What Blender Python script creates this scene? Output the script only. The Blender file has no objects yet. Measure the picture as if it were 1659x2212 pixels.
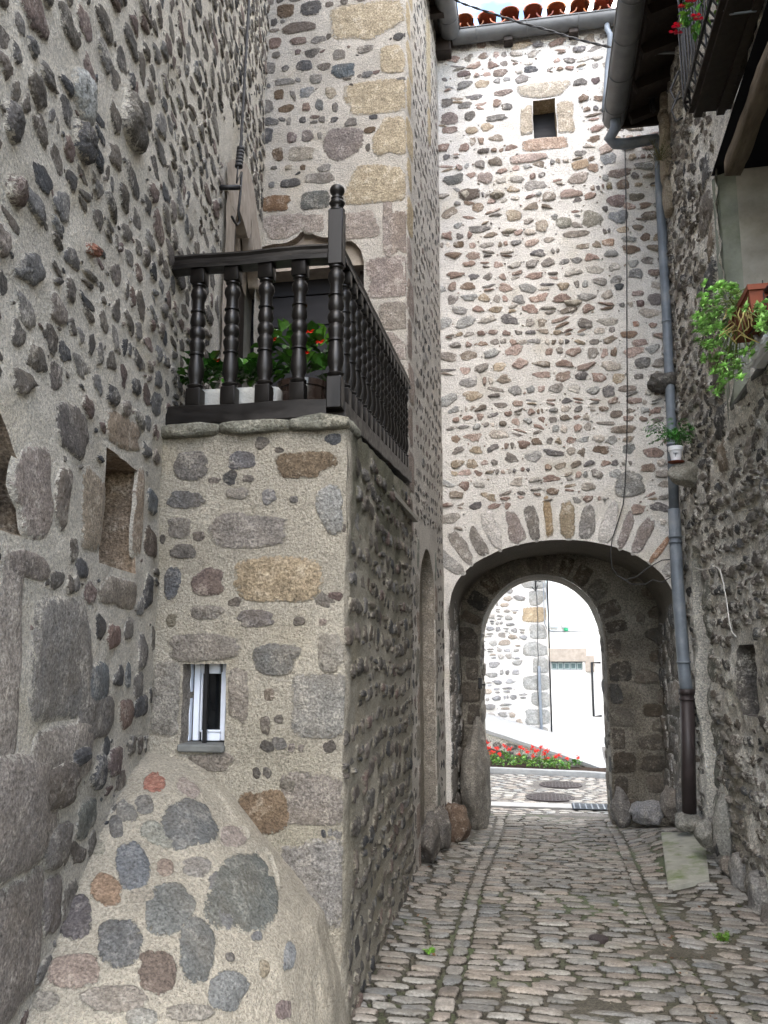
import bpy, math, random
import numpy as np
from mathutils import Vector, Matrix
SC = bpy.context.scene
COL = SC.collection
PI = math.pi
# ------------------------------------------------------------------ camera, sky, sun, exposure
EYE = np.array([0, 0, 1.6]); F = 1838.; PIT = math.radians(9.5); YAW = math.radians(10)
cam = bpy.data.cameras.new('camera'); camo = bpy.data.objects.new('camera', cam); COL.objects.link(camo)
camo.location = EYE; camo.rotation_euler = (PI/2+PIT, 0, YAW)
cam.sensor_fit = 'HORIZONTAL'; cam.sensor_width = 36; cam.lens = 18*F/829.5; cam.clip_start = .05; cam.clip_end = 3000
SC.camera = camo
SUN_DIR = Vector((.10, -.99, 0)).normalized()*math.cos(math.radians(44)) + Vector((0, 0, math.sin(math.radians(44))))
w = bpy.data.worlds.new("World"); SC.world = w; w.use_nodes = True
nt = w.node_tree; nt.nodes.clear()
sky = nt.nodes.new('ShaderNodeTexSky'); sky.sky_type = 'NISHITA'; sky.sun_disc = False
sky.sun_elevation = math.radians(44); sky.sun_rotation = math.atan2(SUN_DIR.x, SUN_DIR.y)
bg = nt.nodes.new('ShaderNodeBackground'); bg.inputs[1].default_value = .15
out = nt.nodes.new('ShaderNodeOutputWorld')
tc = nt.nodes.new('ShaderNodeTexCoord'); mp = nt.nodes.new('ShaderNodeMapping'); mp.inputs['Scale'].default_value = (1, 1, 2.2)
mp.inputs['Location'].default_value = (3.68, 1.19, 0)
nz = nt.nodes.new('ShaderNodeTexNoise'); nz.inputs['Scale'].default_value = 2.3; nz.inputs['Detail'].default_value = 7
cr = nt.nodes.new('ShaderNodeValToRGB'); cr.color_ramp.elements[0].position = .47; cr.color_ramp.elements[1].position = .61
mx = nt.nodes.new('ShaderNodeMixRGB'); mx.inputs[2].default_value = (12., 11.3, 10.3, 1)
nt.links.new(tc.outputs['Generated'], mp.inputs[0]); nt.links.new(mp.outputs[0], nz.inputs[0]); nt.links.new(nz.outputs[0], cr.inputs[0])
nt.links.new(cr.outputs[0], mx.inputs[0]); nt.links.new(sky.outputs[0], mx.inputs[1]); nt.links.new(mx.outputs[0], bg.inputs[0]); nt.links.new(bg.outputs[0], out.inputs[0])
sl = bpy.data.lights.new('sun', 'SUN'); sl.energy = .5; sl.angle = math.radians(40); sl.color = (1, .96, .9)
slo = bpy.data.objects.new('sun', sl); COL.objects.link(slo); slo.rotation_euler = SUN_DIR.to_track_quat('Z', 'Y').to_euler(); slo.location = (0, 0, 30)
SC.view_settings.view_transform = 'Standard'; SC.view_settings.look = 'None'; SC.view_settings.exposure = 2.5; SC.view_settings.gamma = 1
try: SC.cycles.max_bounces = 8; SC.cycles.diffuse_bounces = 5
except Exception: pass
# ------------------------------------------------------------------ helpers
def ray(u, v):
    dx = (u-829.5)/F; dy = -(v-1106)/F
    d = np.array([dx, math.cos(PIT)-dy*math.sin(PIT), math.sin(PIT)+dy*math.cos(PIT)])
    c, s = math.cos(YAW), math.sin(YAW)
    return np.array([c*d[0]-s*d[1], s*d[0]+c*d[1], d[2]])
def hit(u, v, n, o):
    d = ray(u, v); n = np.array(n, float); return EYE + d*np.dot(np.array(o)-EYE, n)/np.dot(d, n)
def hy(u, v, y): return hit(u, v, (0, 1, 0), (0, y, 0))
def hx(u, v, x): return hit(u, v, (1, 0, 0), (x, 0, 0))
def hz(u, v, z): return hit(u, v, (0, 0, 1), (0, 0, z))
def proj(p):
    p = np.asarray(p, float)-EYE; c, s = math.cos(YAW), math.sin(YAW)
    x = c*p[..., 0]+s*p[..., 1]; y = -s*p[..., 0]+c*p[..., 1]; z = p[..., 2]
    d = y*math.cos(PIT)+z*math.sin(PIT); q = -y*math.sin(PIT)+z*math.cos(PIT)
    return 829.5+F*x/d, 1106-F*q/d
def _h(ix, iy, iz, seed):
    n = (ix*374761393+iy*668265263+iz*2147483647+seed*1274126177) & 0xffffffff
    n = ((n ^ (n >> 13))*1274126177) & 0xffffffff
    n = ((n ^ (n >> 16))*2246822519) & 0xffffffff
    return ((n ^ (n >> 15)) & 0xffff)/65535.
def vnoise(p, scale, seed=0):            # value noise, -1..1
    p = np.asarray(p, float)*scale+1000.5; i = np.floor(p).astype(np.int64); f = p-i; f = f*f*(3-2*f); r = 0
    for dx in (0, 1):
        for dy in (0, 1):
            for dz in (0, 1):
                wgt = (f[..., 0] if dx else 1-f[..., 0])*(f[..., 1] if dy else 1-f[..., 1])*(f[..., 2] if dz else 1-f[..., 2])
                r = r+wgt*_h(i[..., 0]+dx, i[..., 1]+dy, i[..., 2]+dz, seed)
    return r*2-1
def fbm(p, scale, seed=0, o=3):
    return sum(vnoise(p, scale*2**k, seed+k)*.5**k for k in range(o))/1.6
def rng(seed): return np.random.default_rng(seed)

class MB:
    def __init__(s): s.v = []; s.q = []; s.t = []; s.c = []; s.m = []; s.n = 0
    def add(s, v, q=None, t=None, col=(1, 1, 1, 1), mor=(.5, .46, .4)):
        v = np.asarray(v, float).reshape(-1, 3); k = len(v)
        if q is not None and len(q): s.q.append(np.asarray(q, np.int64).reshape(-1, 4)+s.n)
        if t is not None and len(t): s.t.append(np.asarray(t, np.int64).reshape(-1, 3)+s.n)
        c = np.asarray(col, float); c = np.broadcast_to(c, (k, c.shape[-1]))
        if c.shape[1] == 3: c = np.hstack([c, np.ones((k, 1))])
        s.c.append(c); s.m.append(np.broadcast_to(np.asarray(mor, float)[..., :3], (k, 3))); s.v.append(v); s.n += k
    def box(s, c, h, R=None, col=(1, 1, 1, 1), bev=0.0):
        if bev: return s.bbox(c, h, R, col, bev)
        v = np.array([(x, y, z) for x in (-1, 1) for y in (-1, 1) for z in (-1, 1)], float)*np.array(h)
        if R is not None: v = v@np.array(R).T
        s.add(v+np.array(c), [(0, 1, 3, 2), (4, 6, 7, 5), (0, 4, 5, 1), (2, 3, 7, 6), (0, 2, 6, 4), (1, 5, 7, 3)], col=col)
    def bbox(s, c, h, R=None, col=(1, 1, 1, 1), b=.005):    # bevelled box
        hx_, hy_, hz_ = h; V = []; idx = {}
        for sx in (-1, 1):
            for sy in (-1, 1):
                for sz in (-1, 1):
                    for ax in range(3):
                        p = np.array([sx*(hx_-b), sy*(hy_-b), sz*(hz_-b)]); p[ax] = (sx, sy, sz)[ax]*(hx_, hy_, hz_)[ax]
                        idx[(sx, sy, sz, ax)] = len(V); V.append(p)
        Q = []; T = []
        for ax in range(3):
            a, b2 = [k for k in range(3) if k != ax]
            for sg in (-1, 1):
                f = []
                for (p, q) in ((-1, -1), (1, -1), (1, 1), (-1, 1)):
                    k = [0, 0, 0]; k[ax] = sg; k[a] = p; k[b2] = q; f.append(idx[(*k, ax)])
                Q.append(f)
        for a in range(3):
            for b2 in range(a+1, 3):
                o = 3-a-b2
                for p in (-1, 1):
                    for q in (-1, 1):
                        f = []
                        for (r, ax) in ((-1, a), (-1, b2), (1, b2), (1, a)):
                            k = [0, 0, 0]; k[a] = p; k[b2] = q; k[o] = r; f.append(idx[(*k, ax)])
                        Q.append(f)
        for k in [(x, y, z) for x in (-1, 1) for y in (-1, 1) for z in (-1, 1)]: T.append([idx[(*k, ax)] for ax in range(3)])
        V = np.array(V)
        if R is not None: V = V@np.array(R).T
        s.add(V+np.array(c), Q, T, col)
    def tube(s, pts, r, n=8, col=(1, 1, 1, 1), cap=True):
        pts = np.array(pts, float); m = len(pts); r = np.broadcast_to(np.array(r, float), (m,))
        tg = np.gradient(pts, axis=0); tg /= np.linalg.norm(tg, axis=1)[:, None]+1e-9
        ref = np.array([0, 0, 1.]) if abs(tg[0][2]) < .9 else np.array([1., 0, 0]); V = []
        a = np.arange(n)*2*PI/n
        for i in range(m):
            e = np.cross(tg[i], ref); e /= np.linalg.norm(e)+1e-9; g = np.cross(e, tg[i]); ref = g if np.linalg.norm(g) > .1 else ref
            V.append(pts[i]+r[i]*(np.cos(a)[:, None]*e+np.sin(a)[:, None]*g))
        V = np.vstack(V); Q = [(i*n+j, i*n+(j+1) % n, (i+1)*n+(j+1) % n, (i+1)*n+j) for i in range(m-1) for j in range(n)]; T = []
        if cap:
            V = np.vstack([V, pts[:1], pts[-1:]])
            for j in range(n): T.append((m*n, (j+1) % n, j)); T.append((m*n+1, (m-1)*n+j, (m-1)*n+(j+1) % n))
        s.add(V, Q, T, col)
    def lathe(s, prof, c=(0, 0, 0), n=14, col=(1, 1, 1, 1), R=None):
        a = np.arange(n)*2*PI/n; V = np.vstack([np.c_[r*np.cos(a), r*np.sin(a), np.full(n, z)] for r, z in prof]); m = len(prof)
        if R is not None: V = V@np.array(R).T
        s.add(V+np.array(c), [(i*n+j, i*n+(j+1) % n, (i+1)*n+(j+1) % n, (i+1)*n+j) for i in range(m-1) for j in range(n)], col=col)
    def grid(s, P, col=(1, 1, 1, 1), mor=(.5, .46, .4), keep=None, flip=False):
        a, b = P.shape[:2]; i, j = np.meshgrid(np.arange(a-1), np.arange(b-1), indexing='ij'); k = i*b+j
        q = np.stack([k, k+b, k+b+1, k+1], -1)
        if flip: q = q[..., ::-1]
        q = q[keep] if keep is not None else q.reshape(-1, 4)
        if isinstance(mor, np.ndarray) and mor.ndim == 3: mor = mor.reshape(-1, 3)
        s.add(P.reshape(-1, 3), q, col=col, mor=mor)
    def build(s, name, mat, parent=None, smooth=True, loc=None, angle=None):
        v = np.vstack(s.v); o3 = np.zeros(3)
        if loc is not None: o3 = np.array(loc, float)
        elif parent is not None: o3 = np.array(parent.get('_w', (0, 0, 0)))
        v = v-o3
        q = np.vstack(s.q) if s.q else np.zeros((0, 4), np.int64); t = np.vstack(s.t) if s.t else np.zeros((0, 3), np.int64)
        me = bpy.data.meshes.new(name); me.vertices.add(len(v)); me.vertices.foreach_set('co', v.ravel())
        li = np.concatenate([q.ravel(), t.ravel()]); me.loops.add(len(li)); me.loops.foreach_set('vertex_index', li.astype(np.int32))
        tot = np.concatenate([np.full(len(q), 4), np.full(len(t), 3)]); st = np.concatenate([[0], np.cumsum(tot)[:-1]]) if len(tot) else tot
        me.polygons.add(len(tot)); me.polygons.foreach_set('loop_start', st.astype(np.int32)); me.polygons.foreach_set('loop_total', tot.astype(np.int32))
        me.polygons.foreach_set('use_smooth', np.full(len(tot), bool(smooth)))
        me.update(calc_edges=True); me.validate()
        if len(me.vertices) == len(v):
            ca = me.color_attributes.new('Col', 'FLOAT_COLOR', 'POINT'); ca.data.foreach_set('color', np.vstack(s.c).astype(np.float32).ravel())
            cm = me.color_attributes.new('Mor', 'FLOAT_COLOR', 'POINT'); mm = np.vstack(s.m); cm.data.foreach_set('color', np.hstack([mm, np.ones((len(mm), 1))]).astype(np.float32).ravel())
        me.materials.append(mat)
        if smooth and angle:
            try: me.set_sharp_from_angle(angle=math.radians(angle))
            except Exception: pass
        o = bpy.data.objects.new(name, me); COL.objects.link(o)
        if parent is not None:
            o.parent = parent
            if loc is not None: o.location = np.array(loc)-np.array(parent.get('_w', (0, 0, 0)))
            o['_w'] = tuple(float(x) for x in (o3))
        elif loc is not None: o.location = loc; o['_w'] = tuple(float(x) for x in loc)
        return o
def tag(o, label=None, cat=None, group=None, kind=None):
    if label: o['label'] = label
    if cat: o['category'] = cat
    if group: o['group'] = group
    if kind: o['kind'] = kind
    return o
def thing(name, loc, label, cat, group=None):
    o = bpy.data.objects.new(name, None); COL.objects.link(o); o.location = [float(x) for x in loc]; o.empty_display_size = .1
    o['_w'] = tuple(float(x) for x in loc); return tag(o, label, cat, group)
def rotz(a): return np.array([[math.cos(a), -math.sin(a), 0], [math.sin(a), math.cos(a), 0], [0, 0, 1]])
# ------------------------------------------------------------------ materials
def newmat(name):
    m = bpy.data.materials.new(name); m.use_nodes = True; t = m.node_tree
    return m, t, t.nodes['Principled BSDF']
def N(t, k, **kw):
    n = t.nodes.new(k)
    for a, b in kw.items():
        if a.startswith('i_'): n.inputs[a[2:].replace('_', ' ')].default_value = b
        else: setattr(n, a, b)
    return n
def mathn(t, op, a, b=None, c=None, clamp=False):
    n = t.nodes.new('ShaderNodeMath'); n.operation = op; n.use_clamp = clamp
    for k, x in enumerate((a, b, c)):
        if x is None: continue
        if isinstance(x, (int, float)): n.inputs[k].default_value = x
        else: t.links.new(x, n.inputs[k])
    return n.outputs[0]
def mapr(t, x, a, b, c, d):
    n = t.nodes.new('ShaderNodeMapRange'); t.links.new(x, n.inputs[0])
    for k, y in enumerate((a, b, c, d)): n.inputs[k+1].default_value = y
    return n.outputs[0]
def mixc(t, f, a, b, mode='MIX'):
    n = t.nodes.new('ShaderNodeMixRGB'); n.blend_type = mode
    for k, x in enumerate((f, a, b)):
        if isinstance(x, (int, float)): n.inputs[k].default_value = x
        elif isinstance(x, tuple): n.inputs[k].default_value = (*x, 1) if len(x) == 3 else x
        else: t.links.new(x, n.inputs[k])
    return n.outputs[0]
def noise(t, scale, det=3, rough=.6, co=None):
    n = t.nodes.new('ShaderNodeTexNoise'); n.inputs['Scale'].default_value = scale; n.inputs['Detail'].default_value = det; n.inputs['Roughness'].default_value = rough
    if co: t.links.new(co, n.inputs['Vector'])
    return n.outputs[0]
def simple(name, col, rough=.6, metal=0, var=.25, vs=8, bump=.1, bs=60, spec=.5, streak=None, usecol=False, dirt=None):
    m, t, b = newmat(name); co = N(t, 'ShaderNodeTexCoord').outputs['Object']
    if streak:
        mpn = N(t, 'ShaderNodeMapping'); mpn.inputs['Scale'].default_value = streak; t.links.new(co, mpn.inputs[0]); co = mpn.outputs[0]
    base = tuple(col)
    if usecol:
        a = N(t, 'ShaderNodeAttribute', attribute_name='Col'); base = mixc(t, 1., base, a.outputs['Color'], 'MULTIPLY')
    f = mapr(t, noise(t, vs, 5, .6, co), .3, .7, 1-var, 1+var)
    c = mixc(t, 1., base, N(t, 'ShaderNodeCombineXYZ').outputs[0], 'MULTIPLY')
    cx = t.nodes[-2] if False else None
    vm = N(t, 'ShaderNodeVectorMath', operation='SCALE'); 
    if isinstance(base, tuple): vm.inputs[0].default_value = base[:3]
    else: t.links.new(base, vm.inputs[0])
    t.links.new(f, vm.inputs['Scale']); c = vm.outputs[0]
    if dirt:
        c = mixc(t, mapr(t, noise(t, dirt[3], 6, .7, co), .5, .68, 0, dirt[4]), c, tuple(dirt[:3]))
    t.links.new(c, b.inputs['Base Color']); b.inputs['Metallic'].default_value = metal; b.inputs['Specular IOR Level'].default_value = spec
    t.links.new(mapr(t, noise(t, vs*2, 4, .6, co), .3, .7, max(0, rough-.12), min(1, rough+.12)), b.inputs['Roughness'])
    if bump:
        bn = N(t, 'ShaderNodeBump'); bn.inputs['Strength'].default_value = .6; bn.inputs['Distance'].default_value = bump*.01
        t.links.new(noise(t, bs, 5, .65, co), bn.inputs['Height']); t.links.new(bn.outputs[0], b.inputs['Normal'])
    return m
def masonry(name, grain=70, mbump=.010, sbump=.010, wash=.35, speck=.5, edgew=1.5, mvar=.165, rough=.9):
    m, t, b = newmat(name); co = N(t, 'ShaderNodeTexCoord').outputs['Object']
    a = N(t, 'ShaderNodeAttribute', attribute_name='Col'); mo = N(t, 'ShaderNodeAttribute', attribute_name='Mor')
    n1 = noise(t, 9, 6, .7, co); n2 = noise(t, grain, 4, .7, co); n3 = noise(t, 34, 6, .75, co); n4 = noise(t, 3.1, 5, .65, co); n5 = noise(t, grain*2.2, 2, .6, co)
    # jagged rim between stone and mortar
    e = mathn(t, 'ADD', a.outputs['Alpha'], mathn(t, 'MULTIPLY', mathn(t, 'SUBTRACT', n3, .5), edgew))
    e = mathn(t, 'ADD', e, mathn(t, 'MULTIPLY', mathn(t, 'SUBTRACT', n2, .5), edgew*.5))
    stone = mapr(t, e, .17, .25, 0, 1)
    # lime wash left on the stones
    ws = mapr(t, mathn(t, 'ADD', n1, mathn(t, 'MULTIPLY', n2, .35)), .72, .86, 0, wash)
    sc = N(t, 'ShaderNodeVectorMath', operation='SCALE'); t.links.new(a.outputs['Color'], sc.inputs[0])
    g = mathn(t, 'MULTIPLY', mapr(t, n2, .32, .68, 1-speck, 1+speck), mapr(t, n1, .3, .7, .72, 1.3))
    t.links.new(g, sc.inputs['Scale'])
    hue = mixc(t, mapr(t, n4, .45, .65, 0, .18), sc.outputs[0], (.25, .19, .12), 'MIX')
    sc2 = N(t, 'ShaderNodeVectorMath', operation='SCALE'); t.links.new(mo.outputs['Color'], sc2.inputs[0])
    g2 = mathn(t, 'MULTIPLY', mapr(t, n2, .34, .66, 1-mvar*2.1, 1+mvar*1.9), mapr(t, n4, .3, .7, 1-mvar, 1+mvar))
    sp = mapr(t, n5, .59, .67, 1, .48)      # dark sand grains
    g2 = mathn(t, 'MULTIPLY', g2, sp); t.links.new(g2, sc2.inputs['Scale'])
    st = mixc(t, ws, hue, sc2.outputs[0])
    c = mixc(t, stone, sc2.outputs[0], st); t.links.new(c, b.inputs['Base Color'])
    b.inputs['Roughness'].default_value = rough; b.inputs['Specular IOR Level'].default_value = .25
    h = mathn(t, 'ADD', mathn(t, 'MULTIPLY', n2, mbump), mathn(t, 'MULTIPLY', n3, mbump*1.1))
    h = mathn(t, 'ADD', h, mathn(t, 'MULTIPLY', n5, mbump*.35))
    h2 = mathn(t, 'ADD', mathn(t, 'MULTIPLY', n1, sbump*2.5), mathn(t, 'MULTIPLY', n3, sbump*1.4)); h2 = mathn(t, 'ADD', h2, mathn(t, 'MULTIPLY', n2, sbump*.5))
    hh = N(t, 'ShaderNodeMix'); t.links.new(stone, hh.inputs[0]); t.links.new(h, hh.inputs[2]); t.links.new(h2, hh.inputs[3])
    bn = N(t, 'ShaderNodeBump'); bn.inputs['Strength'].default_value = 1; bn.inputs['Distance'].default_value = 1
    t.links.new(hh.outputs[0], bn.inputs['Height']); t.links.new(bn.outputs[0], b.inputs['Normal'])
    return m
M = {}
M['rubble'] = masonry('rubble_masonry', 75, .030, .02, .42, .6)
M['mound'] = masonry('buttress_masonry', 75, .026, .018, .25, .55)
M['gate'] = masonry('gate_masonry', 60, .024, .022, .55, .5, 1.5, .10)
M['rough'] = masonry('weathered_masonry', 55, .036, .024, .8, .5, 1.9, .26)
M['far'] = masonry('far_masonry', 40, .008, .010, .2, .3, 1.2, .08)
M['cobble'] = masonry('cobbles', 60, .008, .007, .06, .35, .5, .3, .55)
M['wood'] = simple('black_stained_wood', (.005, .004, .0035), .42, 0, .35, 5, .08, 30, .35, (1, 1, .15))
M['wood_h'] = simple('black_stained_wood_rail', (.005, .004, .0035), .42, 0, .4, 12, .14, 30, .28, (.3, 1, 1), dirt=(.05, .046, .042, 9, .3))
M['darkwood'] = simple('dark_brown_wood', (.022, .015, .011), .65, 0, .4, 6, .25, 24, .3, (3, 3, .3))
M['door'] = simple('dark_door_planks', (.012, .012, .015), .6, 0, .4, 6, .2, 20, .3, (.4, 3, 3))
M['zinc'] = simple('dark_zinc', (.12, .125, .13), .5, .25, .3, 6, .03, 20, .4, dirt=(.16, .16, .15, 5, .5))
M['pipe'] = simple('blue_grey_zinc', (.155, .18, .21), .5, .1, .22, 5, .05, 20, .35, dirt=(.26, .27, .27, 5, .6))
M['iron'] = simple('black_iron', (.008, .008, .009), .5, .2, .3, 20, .05, 80)
M['castiron'] = simple('brown_cast_iron', (.035, .026, .026), .55, .1, .25, 10, .08, 60)
M['tile'] = simple('terracotta_roof_tile', (.36, .13, .07), .85, 0, .35, 7, .3, 50, .2, usecol=True, dirt=(.09, .085, .07, 9, .75))
M['terra'] = simple('terracotta', (.19, .055, .03), .75, 0, .2, 12, .1, 80, .3)
M['white'] = simple('white_paint', (.75, .77, .8), .4, 0, .06, 8, .02, 30)
M['frame'] = simple('grey_white_window_frame', (.62, .67, .76), .4, 0, .05, 8, .0, 30)
M['glass'] = simple('dark_window_glass', (.006, .007, .008), .08, 0, .2, 4, 0, 10, .6)
M['dark'] = simple('dark_interior', (.012, .012, .015), .9, 0, .3, 3, .2, 20, .1)
M['plaster'] = simple('rough_grey_plaster', (.30, .285, .25), .95, 0, .2, 5, 1.2, 40, .15, dirt=(.2, .2, .15, 4, .4))
M['render'] = simple('white_render', (.82, .81, .78), .9, 0, .04, 3, .2, 50, .2)
M['sill'] = simple('grey_slate_sill', (.12, .125, .12), .8, 0, .25, 12, .6, 60, .3)
M['cut'] = simple('cut_pinkish_stone', (.37, .32, .27), .92, 0, .18, 9, .8, 70, .2, dirt=(.2, .17, .14, 7, .4))
M['cutgrey'] = simple('cut_green_grey_stone', (.19, .2, .165), .92, 0, .22, 7, 1.3, 55, .2, dirt=(.1, .12, .07, 5, .5))
M['slab'] = simple('mossy_slab', (.29, .29, .25), .85, 0, .2, 9, .5, 60, .3, dirt=(.13, .17, .07, 3.2, 1.))
M['concrete'] = simple('pale_concrete', (.34, .34, .33), .8, 0, .15, 8, .3, 60, .3)
M['soil'] = simple('dark_soil', (.05, .036, .028), .95, 0, .4, 15, 3, 60, .1)
M['leaf'] = simple('green_leaf', (.10, .24, .04), .4, 0, .3, 30, 0, 10, .4, usecol=True)
M['petal'] = simple('flower_petal', (1, 1, 1), .6, 0, .15, 30, 0, 10, .3, usecol=True)
M['cable'] = simple('black_cable', (.012, .012, .013), .6, 0, .2, 20, 0, 50)
M['paint'] = simple('coloured_finish', (1, 1, 1), .6, 0, .12, 12, .03, 50, .4, usecol=True)
M['rustic'] = simple('old_timber', (.15, .12, .09), .9, 0, .35, 5, 1.6, 22, .2, (3, .5, 3), dirt=(.04, .03, .022, 4, .8))
# ------------------------------------------------------------------ surfaces and stones
AMP = [.010]
def dispv(p, amp):
    d = np.stack([fbm(p, 3.2, 11), fbm(p, 3.2, 23), np.zeros(p.shape[:-1])], -1)*amp + np.stack([vnoise(p, 17, 31), vnoise(p, 17, 37), np.zeros(p.shape[:-1])], -1)*amp*.35
    return d
class Surf:                                # planar wall: s along U, t = height z, h outwards
    def __init__(s, a, b, side, amp=.01, corners=(), batter=0):
        a = np.array([*a, 0.]); b = np.array([*b, 0.]); s.O = a; s.L = np.linalg.norm(b-a); s.U = (b-a)/s.L
        n = np.array([s.U[1], -s.U[0], 0]); s.N = n*side; s.amp = amp; s.corners = corners; s.smin = -1e9; s.smax = 1e9
    def pt(s, S, T, H=0):
        S = np.asarray(S, float); T = np.asarray(T, float); S, T, H = np.broadcast_arrays(S, T, H); S = np.clip(S, s.smin, s.smax)
        p = s.O+S[..., None]*s.U+T[..., None]*np.array([0, 0, 1.])
        q = p+dispv(p, s.amp)
        for (sc, n2, r) in s.corners:      # rounded outer corners shared with the next wall
            q = q-(np.exp(-np.abs(S-sc)/r)*r*.45)[..., None]*(s.N+np.array([*n2, 0.]))
        return q+H[..., None]*s.N
    def st(s, u, v):
        p = hit(u, v, s.N, s.O); return float(np.dot(p-s.O, s.U)), float(p[2])
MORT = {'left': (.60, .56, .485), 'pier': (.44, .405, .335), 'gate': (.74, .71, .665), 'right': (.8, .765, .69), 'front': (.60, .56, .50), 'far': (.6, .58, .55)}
def morcol(kind, P):
    c = np.array(MORT[kind]); f = fbm(P, 1.1, 5)[..., None]; g = fbm(P, 2.7, 8)[..., None]
    out = c*(1+.10*f)
    out = out*(1-np.clip(g-.25, 0, 1)*np.array([.25, .3, .42]))
    if kind in ('right',):
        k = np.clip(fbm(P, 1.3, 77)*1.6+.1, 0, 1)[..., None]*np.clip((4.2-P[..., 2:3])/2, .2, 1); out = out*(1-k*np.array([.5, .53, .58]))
    if kind in ('pier', 'left'):      # pier: low algae and dirt patches; left: shade beside the buttress painted in
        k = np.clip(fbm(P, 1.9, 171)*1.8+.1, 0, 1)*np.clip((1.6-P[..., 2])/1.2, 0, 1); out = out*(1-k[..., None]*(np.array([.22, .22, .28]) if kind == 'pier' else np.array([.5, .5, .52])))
    if kind == 'left': out = out*(1+.22*np.clip((P[..., 2:3]-2.3)/3, 0, 1))  # upper wall's brightness painted into the left mortar, growing with height
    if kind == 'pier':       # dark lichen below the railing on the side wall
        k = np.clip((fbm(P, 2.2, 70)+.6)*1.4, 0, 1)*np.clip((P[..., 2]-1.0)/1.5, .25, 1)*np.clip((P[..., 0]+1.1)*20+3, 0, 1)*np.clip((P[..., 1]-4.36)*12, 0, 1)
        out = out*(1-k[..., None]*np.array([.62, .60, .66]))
    return out
def lines(a, b, step, extra=()):
    pts = sorted(set([round(a, 4), round(b, 4)]+[round(e, 4) for e in extra if a < e < b])); out = [pts[0]]
    for p, q in zip(pts[:-1], pts[1:]):
        n = max(1, int(round((q-p)/step))); out += [p+(q-p)*(k+1)/n for k in range(n)]
    return np.array(out)
def wallmesh(mb, sf, kind, s0, s1, t0, t1, step=.035, rects=(), arches=(), topf=None):
    ex_s = []; ex_t = []
    for r in rects: ex_s += [r[0], r[1]]; ex_t += [r[2], r[3]]
    for a in arches: ex_s += [a[0], a[1]]
    S = lines(s0, s1, step, ex_s); T = lines(t0, t1, step, ex_t)
    cols = [(s, None) for s in S]
    for a in arches:
        n = []
        for s, ar in cols:
            if abs(s-a[0]) < 1e-3: n += [(s, ar), (s, a)]
            elif abs(s-a[1]) < 1e-3: n += [(s, a), (s, ar)]
            elif a[0] < s < a[1]: n.append((s, a))
            else: n.append((s, ar))
        cols = n
    Sv = np.array([c[0] for c in cols]); G = np.tile(T, (len(Sv), 1))
    for i, (s, ar) in enumerate(cols):
        if ar: G[i] = np.maximum(G[i], ar[2](s))
        if topf: G[i] = np.minimum(G[i], topf(s))
    SS = np.tile(Sv[:, None], (1, len(T))); P = sf.pt(SS, G)
    cs = (Sv[:-1]+Sv[1:])/2; keep = np.ones((len(Sv)-1, len(T)-1), bool)
    keep &= ((Sv[1:]-Sv[:-1]) > 1e-4)[:, None]
    keep &= ~((G[:-1, 1:]-G[:-1, :-1] < 1e-5) & (G[1:, 1:]-G[1:, :-1] < 1e-5))
    ct = (T[:-1]+T[1:])/2
    for r in rects: keep &= ~(((cs > r[0]) & (cs < r[1]))[:, None] & ((ct > r[2]) & (ct < r[3]))[None, :])
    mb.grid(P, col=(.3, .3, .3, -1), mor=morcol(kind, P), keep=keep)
def reveal(mb, sf, kind, path, depth, col=None, step=.05, inner=None):
    """strip from an opening's edge into the wall; path = list of (s, t)"""
    pp = [np.array(path[0], float)]
    for a, b in zip(path[:-1], path[1:]):
        a = np.array(a, float); b = np.array(b, float); n = max(1, int(np.linalg.norm(b-a)/step))
        pp += [a+(b-a)*(k+1)/n for k in range(n)]
    pp = np.array(pp); D = np.linspace(0, depth, max(2, int(depth/step)+1))
    P = sf.pt(pp[:, 0][:, None], pp[:, 1][:, None], 0)-D[None, :, None]*sf.N
    c = (.3, .3, .3, -1) if col is None else (*col, 1)
    mb.grid(P, col=c, mor=morcol(kind, P))
    return pp
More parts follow.
